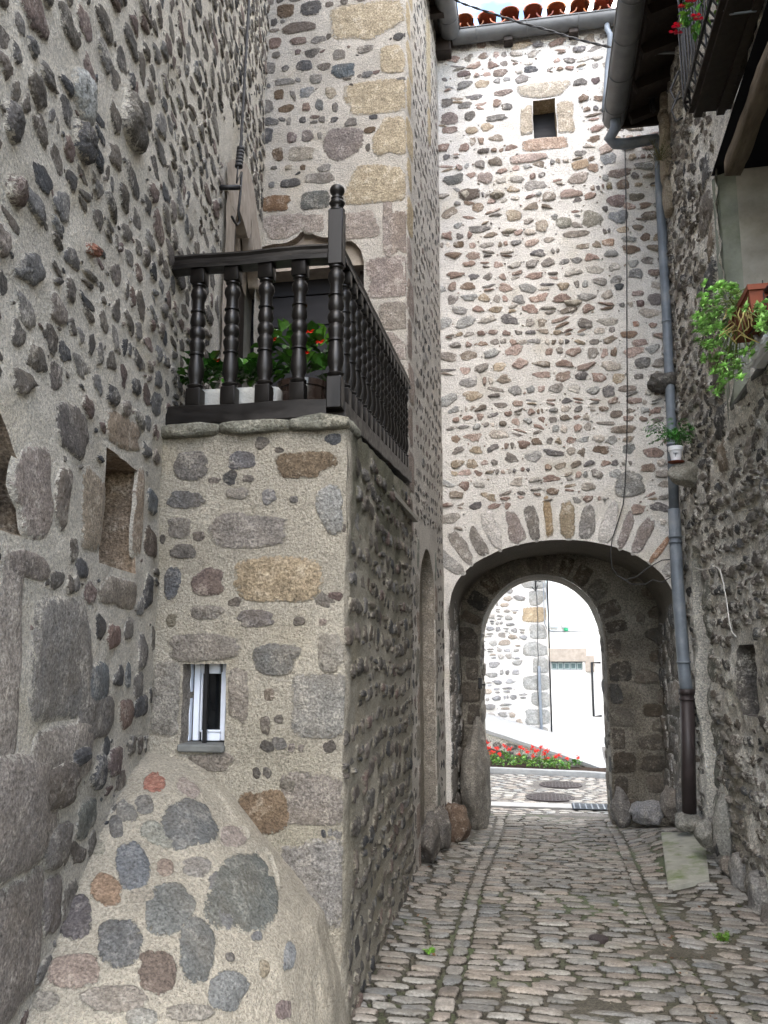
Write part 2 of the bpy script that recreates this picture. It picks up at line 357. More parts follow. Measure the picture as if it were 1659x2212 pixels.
def add_stone(mb, pt, s, t, a, b, col, rot=0, H=.012, n=20, ex=2.6, jag=.1, rnd=None, mor=(.5, .46, .4), wob=.15, flat=False):
    r_ = rnd or R0
    th = np.arange(n)*2*PI/n+r_.uniform(0, .3); c, q = np.abs(np.cos(th)), np.abs(np.sin(th))
    rad = (c**ex+q**ex)**(-1/ex)
    if r_.random() < .5 and not flat:      # cut corner
        k = r_.integers(0, n); rad = rad*(1-.22*np.exp(-((np.minimum(abs(np.arange(n)-k), n-abs(np.arange(n)-k)))/1.8)**2))
    if not flat:
        for _ in range(r_.integers(2, 5) if (n < 26 and ex < 3.8) else r_.integers(0, 2)): 
            ph = r_.uniform(0, 2*PI); cc_ = np.cos(th-ph); dd = r_.uniform(.74, .96); rad = np.where(cc_ > .15, np.minimum(rad, dd/np.maximum(cc_, .15)), rad)
    for k, am in ((1, .5), (2, .45), (3, .7), (5, .45), (7, .3)): rad = rad*(1+jag*am*math.sin(r_.uniform(0, 6.28))*np.sin(k*th+r_.uniform(0, 6.28)))
    rad = rad*(1+r_.uniform(-1, 1, n)*jag*.28)
    rings = ((1.07, -.014, 0), (1.0, .15, .13), (.9, .72, .34), (.62, .95, .72), (.3, 1., 1)); tx, ty = r_.uniform(-.5, .5, 2)
    S = []; T = []; Hh = []; E = []
    cr_, sr_ = math.cos(rot), math.sin(rot)
    for k, (sc, h, e) in enumerate(rings):
        x = a*rad*sc*np.cos(th); y = b*rad*sc*np.sin(th)
        S.append(s+x*cr_-y*sr_); T.append(t+x*sr_+y*cr_)
        if k == 0: Hh.append(np.full(n, h))
        else: Hh.append(H*(h+(tx*x/a+ty*y/b)*.5*(h) + r_.uniform(-wob, wob, n)*h))
        E.append(np.full(n, e))
    S.append([s]); T.append([t]); Hh.append([H*(1+r_.uniform(-wob, wob))]); E.append([1])
    S = np.concatenate(S); T = np.concatenate(T); Hh = np.concatenate(Hh); E = np.concatenate(E); P = pt(S, T, Hh)
    m = len(rings); j = np.arange(n); jn = (j+1) % n
    q4 = np.vstack([np.stack([i*n+j, i*n+jn, (i+1)*n+jn, (i+1)*n+j], -1) for i in range(m-1)])
    t3 = np.stack([(m-1)*n+j, (m-1)*n+jn, np.full(n, m*n)], -1)
    # winding: make the face point along +h
    v0 = P[t3[0][1]]-P[t3[0][0]]; v1 = P[t3[0][2]]-P[t3[0][0]]; nn = np.cross(v0, v1); up = pt(np.array([s]), np.array([t]), np.array([1.]))[0]-pt(np.array([s]), np.array([t]), np.array([0.]))[0]
    if np.dot(nn, up) < 0: q4 = q4[:, ::-1]; t3 = t3[:, ::-1]
    cc = np.array(col)*(1+r_.uniform(-.06, .06, (len(P), 1))); mb.add(P, q4, t3, np.hstack([cc, E[:, None]]), mor)
R0 = rng(3)
PAL = {'left': [(.14, .125, .108), (.18, .158, .13), (.105, .10, .095), (.21, .195, .175), (.16, .135, .11), (.075, .08, .09), (.22, .18, .15), (.13, .11, .09), (.19, .185, .18), (.20, .13, .11)],
       'gate': [(.42, .39, .35), (.45, .40, .35), (.40, .30, .26), (.24, .22, .20), (.30, .27, .24), (.20, .18, .165), (.32, .23, .19), (.27, .19, .16), (.36, .29, .21), (.16, .15, .15), (.30, .30, .29), (.24, .20, .16), (.33, .25, .21), (.22, .16, .12), (.26, .25, .24)],
       'right': [(.14, .125, .11), (.19, .17, .15), (.23, .215, .19), (.11, .11, .11), (.26, .23, .20), (.16, .135, .11)],
       'far': [(.27, .265, .25), (.31, .29, .265), (.23, .225, .22), (.33, .28, .23), (.28, .28, .285)],
       'street': [(.19, .175, .15), (.21, .19, .16), (.17, .165, .145), (.22, .19, .155), (.19, .16, .13), (.22, .21, .18), (.175, .17, .155), (.145, .15, .145)]}
def desat(c, k): c = np.array(c, float); return tuple(c+(c.mean()-c)*k)
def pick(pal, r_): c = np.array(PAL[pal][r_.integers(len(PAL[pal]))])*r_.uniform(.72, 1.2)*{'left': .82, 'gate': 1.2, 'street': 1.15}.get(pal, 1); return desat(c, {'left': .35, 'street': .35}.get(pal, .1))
def pack(mb, sf, kind, pal, s0, s1, t0, t1, w, h, gap, seed, H=(.006, .02), n=18, ok=None, ex=(2.2, 3.6), skip=.04, jag=.12, gapj=.6, tilt=.12, shrink=(.78, 1.0)):
    r_ = rng(seed); t = t0; pt = sf.pt; cnt = 0
    while t < t1:
        rh = r_.uniform(*h); s = s0+r_.uniform(-.1, .0)
        while s < s1:
            ww = rh*r_.uniform(w[0], w[1]); g = gap*r_.uniform(1-gapj, 1+gapj)
            a = ww/2; b = rh/2*r_.uniform(*shrink); cx = s+a; cy = t+rh/2+.35*rh*math.sin(cx*2.1+t*1.7+seed)+r_.uniform(-.1, .1)*rh
            s += ww+g
            if r_.random() < skip or cx+a*.5 > s1 or cx-a*.5 < s0: continue
            sub = [(cx, cy, a, b)]
            if r_.random() < .16 and rh > .08: sub = [(cx, cy+b*.52, a*.95, b*.42), (cx+r_.uniform(-.3, .3)*a, cy-b*.55, a*.7, b*.38)]
            elif r_.random() < .12: sub = [(cx-a*.5, cy, a*.42, b*.9), (cx+a*.52, cy+r_.uniform(-.2, .2)*b, a*.4, b*.8)]
            for (x, y, aa, bb) in sub:
                if ok is not None and not ok(x, y, aa, bb): continue
                mo = morcol(kind, pt(np.array([x]), np.array([y]), np.array([0.])))[0]
                add_stone(mb, pt, x, y, aa, bb, pick(pal, r_), r_.uniform(-tilt, tilt), r_.uniform(*H), n, r_.uniform(*ex), jag, r_, mo); cnt += 1
            # small pinning stones in the joint
            if r_.random() < .6:
                x = s-g*.5+r_.uniform(-.3, .3)*g; y = t+r_.uniform(0, 1)*rh; k = gap*r_.uniform(.25, .5)
                if s0 < x < s1 and (ok is None or ok(x, y, k, k)): add_stone(mb, pt, x, y, k*r_.uniform(.7, 1.5), k*r_.uniform(.5, 1), pick(pal, r_), r_.uniform(-.6, .6), r_.uniform(*H)*.7, 12, 2.4, .2, r_, morcol(kind, pt(np.array([x]), np.array([y]), np.array([0.])))[0])
        t += rh+gap*r_.uniform(.35, 1.1)
    return cnt
def okf(sf, rects=(), ells=(), fn=None):
    R_ = list(rects); E_ = list(ells)
    def f(s, t, a, b):
        for (x0, x1, y0, y1) in R_:
            if s+a*.9 > x0 and s-a*.9 < x1 and t+b*.9 > y0 and t-b*.9 < y1: return False
        for (cx, cy, ea, eb) in E_:
            if ((s-cx)/(ea+a*.85))**2+((t-cy)/(eb+b*.85))**2 < 1: return False
        return fn is None or fn(s, t, a, b)
    return f
def traced(mb, sf, kind, lst, conv, seed, H=(.008, .018), n=34, jag=.09):
    """stones traced one by one; the pixel rectangle is laid on the wall's own plane; returns ellipses to keep clear"""
    r_ = rng(seed); E_ = []
    for it in lst:
        zx, zy, ww, hh, c = it[:5]; rot = it[5] if len(it) > 5 else 0; ex = it[6] if len(it) > 6 else 3.
        u, v, k = conv(zx, zy); s1_, t1_ = sf.st(u-ww*k/2, v); s2_, t2_ = sf.st(u+ww*k/2, v); s3_, t3_ = sf.st(u, v-hh*k/2); s4_, t4_ = sf.st(u, v+hh*k/2)
        c = desat(c, .25); jg = jag*(.35 if ex >= 4 else 1); ex = ex*1.3 if ex >= 4 else ex
        a = abs(s2_-s1_)/2; b = abs(t3_-t4_)/2; s, t = (s1_+s2_)/2, (t3_+t4_)/2
        mo = morcol(kind, sf.pt(np.array([s]), np.array([t]), np.array([0.])))[0]
        add_stone(mb, sf.pt, s, t, a, b, c, rot, r_.uniform(*H), n, ex, jg, r_, mo, .12)
        E_.append((s, t, a, b))
    return E_
def g(x, y):
    z = -.049*np.minimum(y, 12.4)
    x = np.asarray(x, float)
    k = np.clip((x-.85)/.7, 0, 1); z = z+.16*k*k*(3-2*k)*np.clip((y-7)/2.5, 0, 1)*np.clip((12.-y)/1.5, 0, 1)
    k = np.clip((-.7-x)/.4, 0, 1); return z+.04*k
# colours used for traced stones
G1 = (.17, .155, .14); G2 = (.22, .205, .185); DK = (.085, .085, .09); SL = (.12, .135, .145); BR = (.13, .085, .05); PK = (.27, .215, .18); OC = (.36, .26, .14); YE = (.42, .34, .215); RU = (.32, .12, .07); PU = (.14, .10, .095); GG = (.15, .155, .135); TN = (.34, .29, .215)
# ================================================================== the house on the left (L-shaped)
house = thing('stone_house', (-2.3, 6.2, -.3), 'tall rubble stone house on the left with blond corner stones, behind the wooden balcony', 'house')
th = math.radians(10.4)
LW = Surf((-2.0-(-3.2)*math.sin(th), 4.3+(-3.2)*math.cos(th)), (-2.0-3.6*math.sin(th), 4.3+3.6*math.cos(th)), 1, .014)   # s = 3.2 at the pier
Ls = 3.2
FW = Surf((-2.645, 7.8), (-1.14, 7.8), 1, .010, corners=((1.505, (1, 0), .03),)); FW.smax = 1.505
HS = Surf((-1.14, 7.8), (-1.07, 10.2), 1, .010, corners=((0, (0, -1), .03),)); HS.smin = 0
FAR_S = 6.76
mb = MB()
# openings in the left wall
slot = (LW.st(222, 1100)[0], LW.st(297, 1100)[0], LW.st(235, 1222)[1], LW.st(255, 985)[1])
bigr = (LW.st(-60, 1100)[0], LW.st(62, 1100)[0], LW.st(20, 1152)[1])
ldoor = (5.05, 6.38, 2.95, 5.62)
bx0, bx1, bz = bigr
def bigcurve(s):
    k = (bx1-s)/(bx1-LW.st(0, 900)[0]); return bz+.12+min(max(k, 0.), 1.05)**.85*(LW.st(0, 900)[1]-bz-.12)
# wall below bigr sill must exist: split the wall in two bands there
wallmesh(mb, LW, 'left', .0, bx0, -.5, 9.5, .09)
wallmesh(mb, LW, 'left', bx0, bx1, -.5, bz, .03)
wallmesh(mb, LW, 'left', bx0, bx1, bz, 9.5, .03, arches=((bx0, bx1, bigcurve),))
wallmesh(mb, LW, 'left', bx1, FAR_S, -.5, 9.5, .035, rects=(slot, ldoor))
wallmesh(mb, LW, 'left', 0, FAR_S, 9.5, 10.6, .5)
zz = LW.pt(np.array([0., -.0]), np.array([0., 0.]))
# reveals of slot and big recess
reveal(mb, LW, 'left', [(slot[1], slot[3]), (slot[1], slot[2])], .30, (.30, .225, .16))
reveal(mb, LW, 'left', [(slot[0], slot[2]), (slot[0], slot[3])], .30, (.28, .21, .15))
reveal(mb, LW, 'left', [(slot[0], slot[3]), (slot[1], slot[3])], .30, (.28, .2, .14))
Sx = np.linspace(slot[0], slot[1], 8); D = np.linspace(0, .3, 8)
P = LW.pt(Sx[:, None], slot[2]+D[None, :]*.25, 0)-D[None, :, None]*LW.N; mb.grid(P, col=(.3, .29, .27, 1))
bs = np.linspace(bx0, bx1, 10); P = LW.pt(bs[:, None], bz+D[None, :]*.4, 0)-D[None, :, None]*LW.N; mb.grid(P, col=(.30, .235, .17, 1))
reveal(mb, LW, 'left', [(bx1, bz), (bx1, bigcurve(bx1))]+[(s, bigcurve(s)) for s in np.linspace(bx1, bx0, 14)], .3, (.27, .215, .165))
P = LW.pt(np.linspace(bx0-.1, bx1+.1, 12)[:, None], np.linspace(bz-.1, bz+1.6, 20)[None, :], -.28); mb.grid(P, col=(.25, .2, .15, 1))
# traced stones of the left wall
c7 = lambda x, y: (.3228*x, 877.8+.3228*y, .3228)
big = [(420, 1690, 430, 830, (.22, .205, .185), 0, 5), (60, 1640, 190, 1500, (.33, .285, .24), 0, 5), (225, 560, 260, 640, (.28, .23, .2), .25, 3), (605, 690, 180, 560, (.31, .245, .17), 0, 4), (820, 170, 250, 230, (.30, .225, .155), .1, 4),
       (925, 700, 60, 620, (.30, .225, .155), 0, 4), (785, 1245, 260, 210, (.25, .21, .165), 0, 4), (480, 150, 230, 360, (.12, .105, .095), 0, 2.5), (405, 620, 90, 440, (.15, .125, .105), 0, 2.5), (545, 1080, 95, 140, DK), (745, 1540, 95, 170, (.19, .115, .095)),
       (650, 1850, 120, 290, SL), (790, 1800, 75, 150, DK), (835, 2060, 90, 200, (.17, .11, .09)), (640, 2080, 250, 300, G1), (945, 1650, 50, 260, G1), (925, 1870, 60, 200, G1), (860, 1800, 40, 180, SL), (1020, 640, 80, 170, SL), (1005, 900, 90, 230, (.11, .08, .06)), (940, 2010, 90, 160, DK),
       (170, 1060, 300, 190, (.24, .2, .17), 0, 3), (400, 2350, 420, 420, (.26, .225, .19), 0, 4), (200, 2800, 380, 500, (.26, .225, .19), 0, 4), (985, 1240, 50, 240, DK), (860, 1490, 60, 160, G1)]
E1 = traced(mb, LW, 'left', big, c7, 5, (.006, .014))
c1 = lambda x, y: (.3307*x, .3307*y, .3307)
E1 += traced(mb, LW, 'left', [(70, 330, 270, 560, (.25, .215, .185), 0, 6), (60, 920, 250, 580, (.23, .195, .165), 0, 6), (240, 220, 180, 200, (.13, .11, .095)), (250, 480, 110, 190, G1), (375, 360, 95, 170, GG), (420, 160, 62, 155, DK), (495, 110, 62, 130, PU), (225, 740, 80, 260, (.19, .165, .15), 0, 4), (330, 90, 70, 90, DK)], lambda x, y: (.496*x, 1590.9+.496*y, .496), 17, (.004, .03), 34, .08)
E1 += traced(mb, LW, 'left', [(525, 630, 150, 330, (.36, .37, .35), -.0, 2.6), (90, 1250, 110, 180, PU), (600, 1640, 50, 80, RU), (520, 930, 110, 240, DK), (60, 790, 110, 260, DK)], c1, 6, (.03, .05), 30, .06)
E1 += traced(mb, LW, 'left', [(860, 800, 150, 330, (.13, .12, .105))], c1, 7, (.05, .07), 30, .1)
exl = [(slot[0]-.03, slot[1]+.03, slot[2]-.05, slot[3]+.04), (bx0, bx1+.04, bz, LW.st(0, 900)[1]+.08), (ldoor[0]-.42, ldoor[1]+.3, ldoor[2], ldoor[3]+.25)]
def zonal(s, t, a, b): return not (s > Ls-.02 and s < Ls+.06 and t < 2.8) and not (s+a*.5 > FAR_S)
okL = okf(LW, exl, E1, zonal)
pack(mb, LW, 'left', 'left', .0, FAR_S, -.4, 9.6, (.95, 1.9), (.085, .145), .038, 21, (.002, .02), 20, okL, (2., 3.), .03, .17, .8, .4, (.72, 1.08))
# front with blond quoins
fdoor_pts = [(600, 440), (650, 410), (720, 392), (800, 385), (860, 352), (890, 310), (905, 270), (925, 305), (960, 338), (1010, 355), (1080, 352), (1150, 358), (1200, 388), (1240, 430), (1256, 500)]
fd = [hy(.3638*x+329, .3638*y+384, 7.8) for x, y in fdoor_pts]; fdx = [p[0]+2.645 for p in fd]; fdz = [p[2] for p in fd]
FX1 = fdx[-1]; fcurve = lambda s: float(np.interp(s, fdx, fdz))
wallmesh(mb, FW, 'front', 0, 1.505, -.5, 3.0, .05)
wallmesh(mb, FW, 'front', 0, 1.505, 3.0, 9.9, .03, arches=((.0001, FX1, fcurve),))
c2 = lambda x, y: (493.7+.2976*x, .2976*y, .2976); c5 = lambda x, y: (.3638*x+329, .3638*y+384, .3638)
q = [(1005, 155, 550, 290, YE, 0, 6), (1195, 425, 190, 215, YE, 0, 5), (1070, 705, 480, 255, YE, 0, 6), (1180, 990, 270, 300, YE, 0, 4), (1065, 1335, 500, 290, YE, 0, 6),
     (420, 80, 145, 95, BR), (600, 60, 145, 110, DK), (255, 65, 95, 65, BR), (510, 200, 260, 85, (.15, .12, .10)), (245, 260, 80, 40, BR), (335, 315, 95, 85, (.2, .13, .11)), (505, 300, 125, 55, (.17, .12, .1)), (655, 290, 110, 55, G1), (225, 375, 70, 70, BR), (345, 400, 60, 45, G1),
     (800, 398, 95, 75, G2), (985, 355, 130, 60, G1), (295, 500, 95, 90, G1), (410, 500, 60, 50, DK, .6), (552, 480, 120, 85, DK), (832, 515, 170, 105, (.09, .11, .125), 0, 6), (410, 595, 155, 50, G2, 0, 5), (635, 572, 95, 75, G2), (365, 685, 85, 75, BR), (470, 690, 35, 90, G1, .3), (570, 670, 110, 75, (.22, .235, .25), 0, 4),
     (742, 672, 85, 85, TN), (270, 780, 120, 105, G1), (420, 790, 120, 60, BR), (565, 780, 65, 70, (.25, .17, .14)), (660, 770, 65, 95, SL), (772, 780, 45, 75, G1), (262, 990, 120, 115, DK), (460, 1000, 75, 85, PU), (577, 985, 95, 90, (.2, .17, .16)), (835, 1050, 300, 250, (.21, .175, .16), 0, 2.8), (535, 1112, 205, 110, (.33, .29, .23), 0, 4), (355, 1122, 95, 105, BR),
     (250, 1130, 40, 95, TN), (655, 1295, 215, 85, (.22, .2, .18)), (447, 1330, 150, 65, DK), (345, 1478, 250, 125, (.2, .11, .05), 0, 3), (632, 1452, 215, 135, (.12, .125, .115), 0, 4), (890, 890, 95, 70, G1), (1050, 850, 65, 40, DK), (1025, 945, 90, 50, BR), (330, 1220, 50, 25, G1), (440, 1215, 60, 40, TN), (540, 1215, 45, 40, BR), (695, 1220, 95, 60, G2), (225, 1340, 60, 70, G1), (770, 870, 60, 45, DK), (680, 870, 50, 50, G1), (540, 870, 50, 50, DK), (440, 880, 40, 60, G2), (500, 380, 45, 40, PU), (330, 160, 50, 60, DK), (225, 180, 70, 90, G1)]
E2 = traced(mb, FW, 'front', q, c2, 8, (.004, .014), 26, .1)
q = [(1395, 300, 60, 360, (.3, .25, .22), 0, 5), (1455, 330, 150, 270, PK, 0, 5), (1395, 590, 265, 250, (.29, .235, .21), 0, 6), (1440, 820, 200, 170, (.28, .24, .2), 0, 5), (1400, 1000, 260, 180, (.30, .25, .22), 0, 6), (1390, 1200, 260, 190, (.28, .235, .2), 0, 6), (1240, 280, 230, 170, (.32, .265, .225), 0, 6), (780, 290, 250, 150, (.32, .265, .225), 0, 6), (960, 270, 120, 110, (.33, .275, .23), 0, 6)]
E2 += traced(mb, FW, 'front', q, c5, 9, (.003, .006), 30, .04)
okF = okf(FW, [(0, FX1+.05, 2.5, 6.35), (.9, 1.6, 5.7, 6.6)], E2)
pack(mb, FW, 'front', 'left', 0, 1.5, 5.6, 9.8, (1, 1.9), (.09, .15), .07, 22, (.004, .012), 16, okF)
reveal(mb, FW, 'front', [(FX1, 3.0), (FX1, fcurve(FX1))]+[(s, fcurve(s)) for s in np.linspace(FX1, .0, 50)], .22, (.28, .235, .2))
# street side of the house
niche = (HS.st(905, 1500)[0]+.06, HS.st(942, 1500)[0], 2.45)
nc = (niche[0]+niche[1])/2; nr = (niche[1]-niche[0])/2
ncurve = lambda s: 1.95+.75*math.sqrt(max(0, 1-((s-nc)/nr)**2))**.8
wallmesh(mb, HS, 'front', 0, 2.405, -.7, 10.0, .035, arches=((niche[0], niche[1], ncurve),))
reveal(mb, HS, 'front', [(niche[0], -.7), (niche[0], ncurve(niche[0]))]+[(s, ncurve(s)) for s in np.linspace(niche[0], niche[1], 16)]+[(niche[1], -.7)], .16, (.26, .235, .2))
P = HS.pt(np.linspace(niche[0]-.05, niche[1]+.05, 10)[:, None], np.linspace(-.7, 2.9, 40)[None, :], -.14); mb.grid(P, col=(.3, .27, .22, 1))
r_ = rng(4)
for k in range(9):
    z = -.3+k*.36; w_ = .13+.1*(k % 2)
    for s_, w2 in ((niche[0]-w_*.6, w_*.55), (niche[1]+w_*.4, w_*.45)):
        add_stone(mb, HS.pt, s_, z, w2, .165, (.27*r_.uniform(.8, 1.1), .235, .2), 0, .006, 20, 6, .04, r_, MORT['front'])
for k in range(16): add_stone(mb, HS.pt, .13+.05*(k % 2), 2.9+k*.44, .12+.06*(k % 2), .2, (YE if k > 6 else (.29, .24, .21)), 0, .005, 20, 6, .05, r_, MORT['front'])
win2 = (HS.st(905, 60)[0], HS.st(935, 60)[0])
pack(mb, HS, 'front', 'left', .05, 2.35, -.5, 9.7, (.9, 1.7), (.07, .13), .065, 23, (.000, .008), 16, okf(HS, [(niche[0]-.12, niche[1]+.12, -1, 2.9), (-1, .3, 2.8, 11)]), (2, 3), .08, .15, .6, .4, (.7, 1.))
# pale window jamb high on the side wall
add_stone(mb, HS.pt, 1.5, 8.8, .16, .6, (.42, .36, .25), 0, .02, 20, 6, .03, r_, MORT['front']); add_stone(mb, HS.pt, 1.5, 7.9, .13, .26, (.40, .33, .22), 0, .016, 20, 6, .03, r_, MORT['front'])
wobj = mb.build('wall', M['rubble'], house)
# plain back parts of the L: closes the house behind
mb = MB(); a0 = LW.pt(np.array([0.]), np.array([0.]))[0]
for (x0, y0, x1, y1, zt) in ((-8, 8.4, -1.25, 11.9, 9.9), (-8, 1.3, -2.72, 7.75, 10.4)):
    mb.box(((x0+x1)/2, (y0+y1)/2, zt/2-.4), ((x1-x0)/2, (y1-y0)/2, zt/2+.4), col=(1, 1, 1, 1))
mb.box((-4.9, 1.45, 4.9), (3.4, .1, 5.5))
mb.build('back_wall', M['plaster'], house, smooth=False)
mb = MB()
for (x0, x1, y0, y1, zt) in ((-8.3, -1.0, 7.6, 12.1, 9.95), (-8.3, -1.7, 1.0, 8.1, 10.6)):
    xm = (x0+x1)/2; zr = zt+1.5
    P = np.array([[[x1, y0, zt], [x1, y1, zt]], [[xm, y0, zr], [xm, y1, zr]], [[x0, y0, zt], [x0, y1, zt]]]); mb.grid(P); mb.grid(P-np.array([0, 0, .09]), flip=True)
mb.build('roof', M['tile'], house, smooth=False)
# side gutter (dark) and its soffit
mb = MB()
GZ = 9.68
def gutter(mb, p0, p1, r=.075, open_=True):
    p0 = np.array(p0, float); p1 = np.array(p1, float); d = (p1-p0)/np.linalg.norm(p1-p0); side = np.cross(d, [0, 0, 1.]); side /= np.linalg.norm(side)
    a = np.linspace(PI, 2*PI, 13); L = np.linspace(0, 1, 8)
    def ring(rr): return [[p0+(p1-p0)*l+rr*(math.cos(t_)*side+math.sin(t_)*np.array([0, 0, 1.])) for t_ in a] for l in L]
    mb.grid(np.array(ring(r))); mb.grid(np.array(ring(r-.004)), flip=True)
    for sg in (-1, 1): mb.tube([p0+sg*r*side, p1+sg*r*side], .011, 6)
    n = max(2, int(np.linalg.norm(p1-p0)/.55))
    for k in range(n):
        c = p0+(p1-p0)*(k+.5)/n; mb.tube([c+(r+.004)*(math.cos(t_)*side+math.sin(t_)*np.array([0, 0, 1.])) for t_ in a], .006, 5)
    for e in (p0, p1):
        P = np.array([[e+rr*(math.cos(t_)*side+math.sin(t_)*np.array([0, 0, 1.])) for t_ in a] for rr in (.001, r)]); mb.grid(P)
gutter(mb, (-.88, 6.0, GZ), (-.88, 10.0, GZ), .125)
mb.build('gutter', M['zinc'], house)
mb = MB(); mb.box((-1.02, 8.8, GZ+.02), (.17, 1.4, .02)); 
for k in range(5): mb.box((-1.0, 7.9+k*.55, GZ-.06), (.15, .05, .06))
mb.build('eaves', M['darkwood'], house, smooth=False)
# doors behind the balcony
mb = MB(); 
lint = 5.50
P = FW.pt(np.linspace(0, FX1+.05, 12)[:, None], np.linspace(lint-.02, 6.15, 12)[None, :], -.1); mb.grid(P)
P2 = FW.pt(np.linspace(0, FX1+.05, 12)[:, None], np.full((1, 2), lint-.02), 0)-np.array([.1, .45])[None, :, None]*FW.N; mb.grid(P2)
mb.build('lintel', M['cut'], house)
mb = MB()
for k in range(8): mb.box((-1.58-.62+.0, 8.17, 3.1+k*.34), (.78, .02, .165), bev=.006)
dr = mb.build('door', M['door'], house, smooth=False)
mb = MB(); mb.box((-2.0, 8.13, 3.35), (.03, .02, .5)); mb.box((-1.62, 8.1, 4.2), (.05, .06, 1.4)); mb.build('door_frame', M['darkwood'], dr, smooth=False)
mb = MB()
for k in range(5): 
    p = LW.O+LW.U*(ldoor[0]+.14+k*.265)-LW.N*.13; mb.box((p[0], p[1], 4.13), (.03, .13, 1.2), rotz(th), bev=.006)
ld = mb.build('door', M['darkwood'], house, smooth=False)
mb = MB()
for s_ in (ldoor[0]+.07,): p = LW.O+LW.U*s_-LW.N*.06; mb.box((p[0], p[1], 4.28), (.07, .07, 1.33), rotz(th), bev=.006)
mb.build('door_post', M['darkwood'], house, smooth=False)
# pale ogee surround of the left doorway
mb = MB()
ac = [(0, -.1), (.05, .12), (.14, .24), (.25, .26), (.36, .2), (.42, .16), (.52, .24), (.60, .5), (.64, .85), (.67, .5), (.72, .2), (.80, .08), (.88, .12), (.95, .05), (1.0, -.1)]
sA, sB = ldoor[0]-.42, ldoor[1]+.28; nS = 90; Sg = np.linspace(sA, sB, nS)
inner = np.array([5.16+.5*np.interp((s-ldoor[0])/(ldoor[1]-ldoor[0]), [a[0] for a in ac], [a[1] for a in ac]) if ldoor[0] <= s <= ldoor[1] else 5.1 for s in Sg])
P = np.stack([LW.pt(Sg, inner+(5.92-.5*np.abs(Sg-5.75)**1.5-inner)*k, .028) for k in np.linspace(0, 1, 6)], 1); mb.grid(P)
P = np.stack([LW.pt(Sg, inner, .03)-d*LW.N for d in (0, .05, .10)], 1); mb.grid(P)
P = LW.pt(np.linspace(ldoor[0], ldoor[1], 10)[:, None], np.linspace(5.0, 5.75, 8)[None, :], -.085); mb.grid(P)
Sg = np.linspace(sA, ldoor[0], 6); P = LW.pt(Sg[:, None], np.linspace(2.95, 5.12, 30)[None, :], .028); mb.grid(P)
P = np.stack([LW.pt(np.full(30, ldoor[0]), np.linspace(2.95, 5.12, 30), .028)-d*LW.N for d in (0, .05, .10)], 1); mb.grid(P)
mb.build('door_surround', M['cut'], house)
# ================================================================== porch pier
pier = thing('porch_pier', (-1.45, 4.5, -.25), 'rendered rubble stone pier with a barred slit window, carrying the wooden balcony', 'pier')
PF = Surf((-2.0, 4.3), (-.95, 4.3), 1, .012, corners=((1.05, (1, 0), .035),)); PF.smax = 1.05
PS = Surf((-.95, 4.3), (-1.12, 7.8), 1, .02, corners=((0, (0, -1), .035),)); PS.smin = 0
mb = MB()
w0, zt_ = PF.st(395, 1434); w1, zb_ = PF.st(484, 1612); winr = (w0, w1, zb_, zt_)
ptop = lambda s: 2.80
wallmesh(mb, PF, 'pier', -.05, 1.05, -.5, 2.8, .022, rects=(winr,))
stop = lambda s: 2.80+s/3.5*.32
wallmesh(mb, PS, 'pier', 0, 3.52, -.7, 3.2, .03, topf=stop)
reveal(mb, PF, 'pier', [(w1, zb_), (w1, zt_), (w0, zt_), (w0, zb_)], .26, (.21, .19, .165))
c8 = lambda x, y: (301.7+.3803*x, 877.8+.3803*y, .3803); c3 = lambda x, y: (.496*x, 1590.9+.496*y, .496)
P8 = [(295, 335, 195, 175, (.16, .145, .13), 0, 2.6), (585, 305, 160, 105, (.13, .125, .13)), (945, 330, 345, 160, (.15, .105, .06), 0, 3.4), (265, 530, 210, 110, (.13, .125, .12), 0, 2.3), (560, 495, 140, 70, (.22, .195, .165)), (740, 515, 85, 95, (.2, .19, .185)), (620, 705, 450, 215, (.225, .20, .175), 0, 3.2), (225, 690, 140, 120, (.2, .18, .155)), (245, 825, 150, 85, (.14, .125, .11)),
      (1085, 590, 165, 290, (.24, .24, .225), 0, 3), (385, 995, 200, 170, (.16, .115, .10), 0, 2.5), (180, 1005, 95, 190, (.10, .105, .115)), (790, 985, 510, 265, (.33, .25, .145), 0, 3.6), (390, 1170, 190, 85, (.2, .18, .155)), (180, 1215, 65, 75, (.2, .18, .13)), (655, 1205, 205, 105, (.15, .135, .13)), (905, 1220, 70, 55, (.14, .12, .1)),
      (370, 1372, 400, 170, (.235, .21, .18), 0, 3.6), (785, 1435, 280, 185, (.155, .155, .145), 0, 3.2), (1090, 1400, 160, 230, (.27, .25, .21), 0, 3), (1030, 1700, 340, 370, (.235, .225, .2), 0, 5), (735, 1635, 65, 75, (.22, .18, .14)), (715, 1810, 60, 110, (.15, .13, .11)), (150, 1660, 155, 430, (.245, .225, .19), 0, 5), (560, 1650, 120, 320, (.25, .22, .185), 0, 4), (880, 530, 50, 40, G1), (1045, 1225, 50, 40, PK)]
Ep = traced(mb, PF, 'pier', P8, c8, 31, (.004, .012), 44, .07)
P3 = [(1150, 320, 240, 200, (.19, .125, .07), 0, 2.8), (1370, 270, 310, 240, (.225, .195, .165), 0, 5), (1370, 640, 320, 400, (.235, .22, .2), 0, 5), (1255, 215, 75, 55, (.17, .15, .12)), (920, 110, 200, 90, (.22, .19, .155), 0, 3), (1230, 930, 300, 200, (.2, .18, .16), 0, 4)]
Ep += traced(mb, PF, 'pier', P3, c3, 32, (.004, .010), 40, .06)
pack(mb, PF, 'pier', 'left', 0.02, 1.03, -.3, 2.75, (1, 1.8), (.05, .09), .11, 33, (.002, .006), 18, okf(PF, [(w0-.14, w1+.14, zb_-.1, zt_+.12)], Ep), skip=.55)
r_ = rng(34)
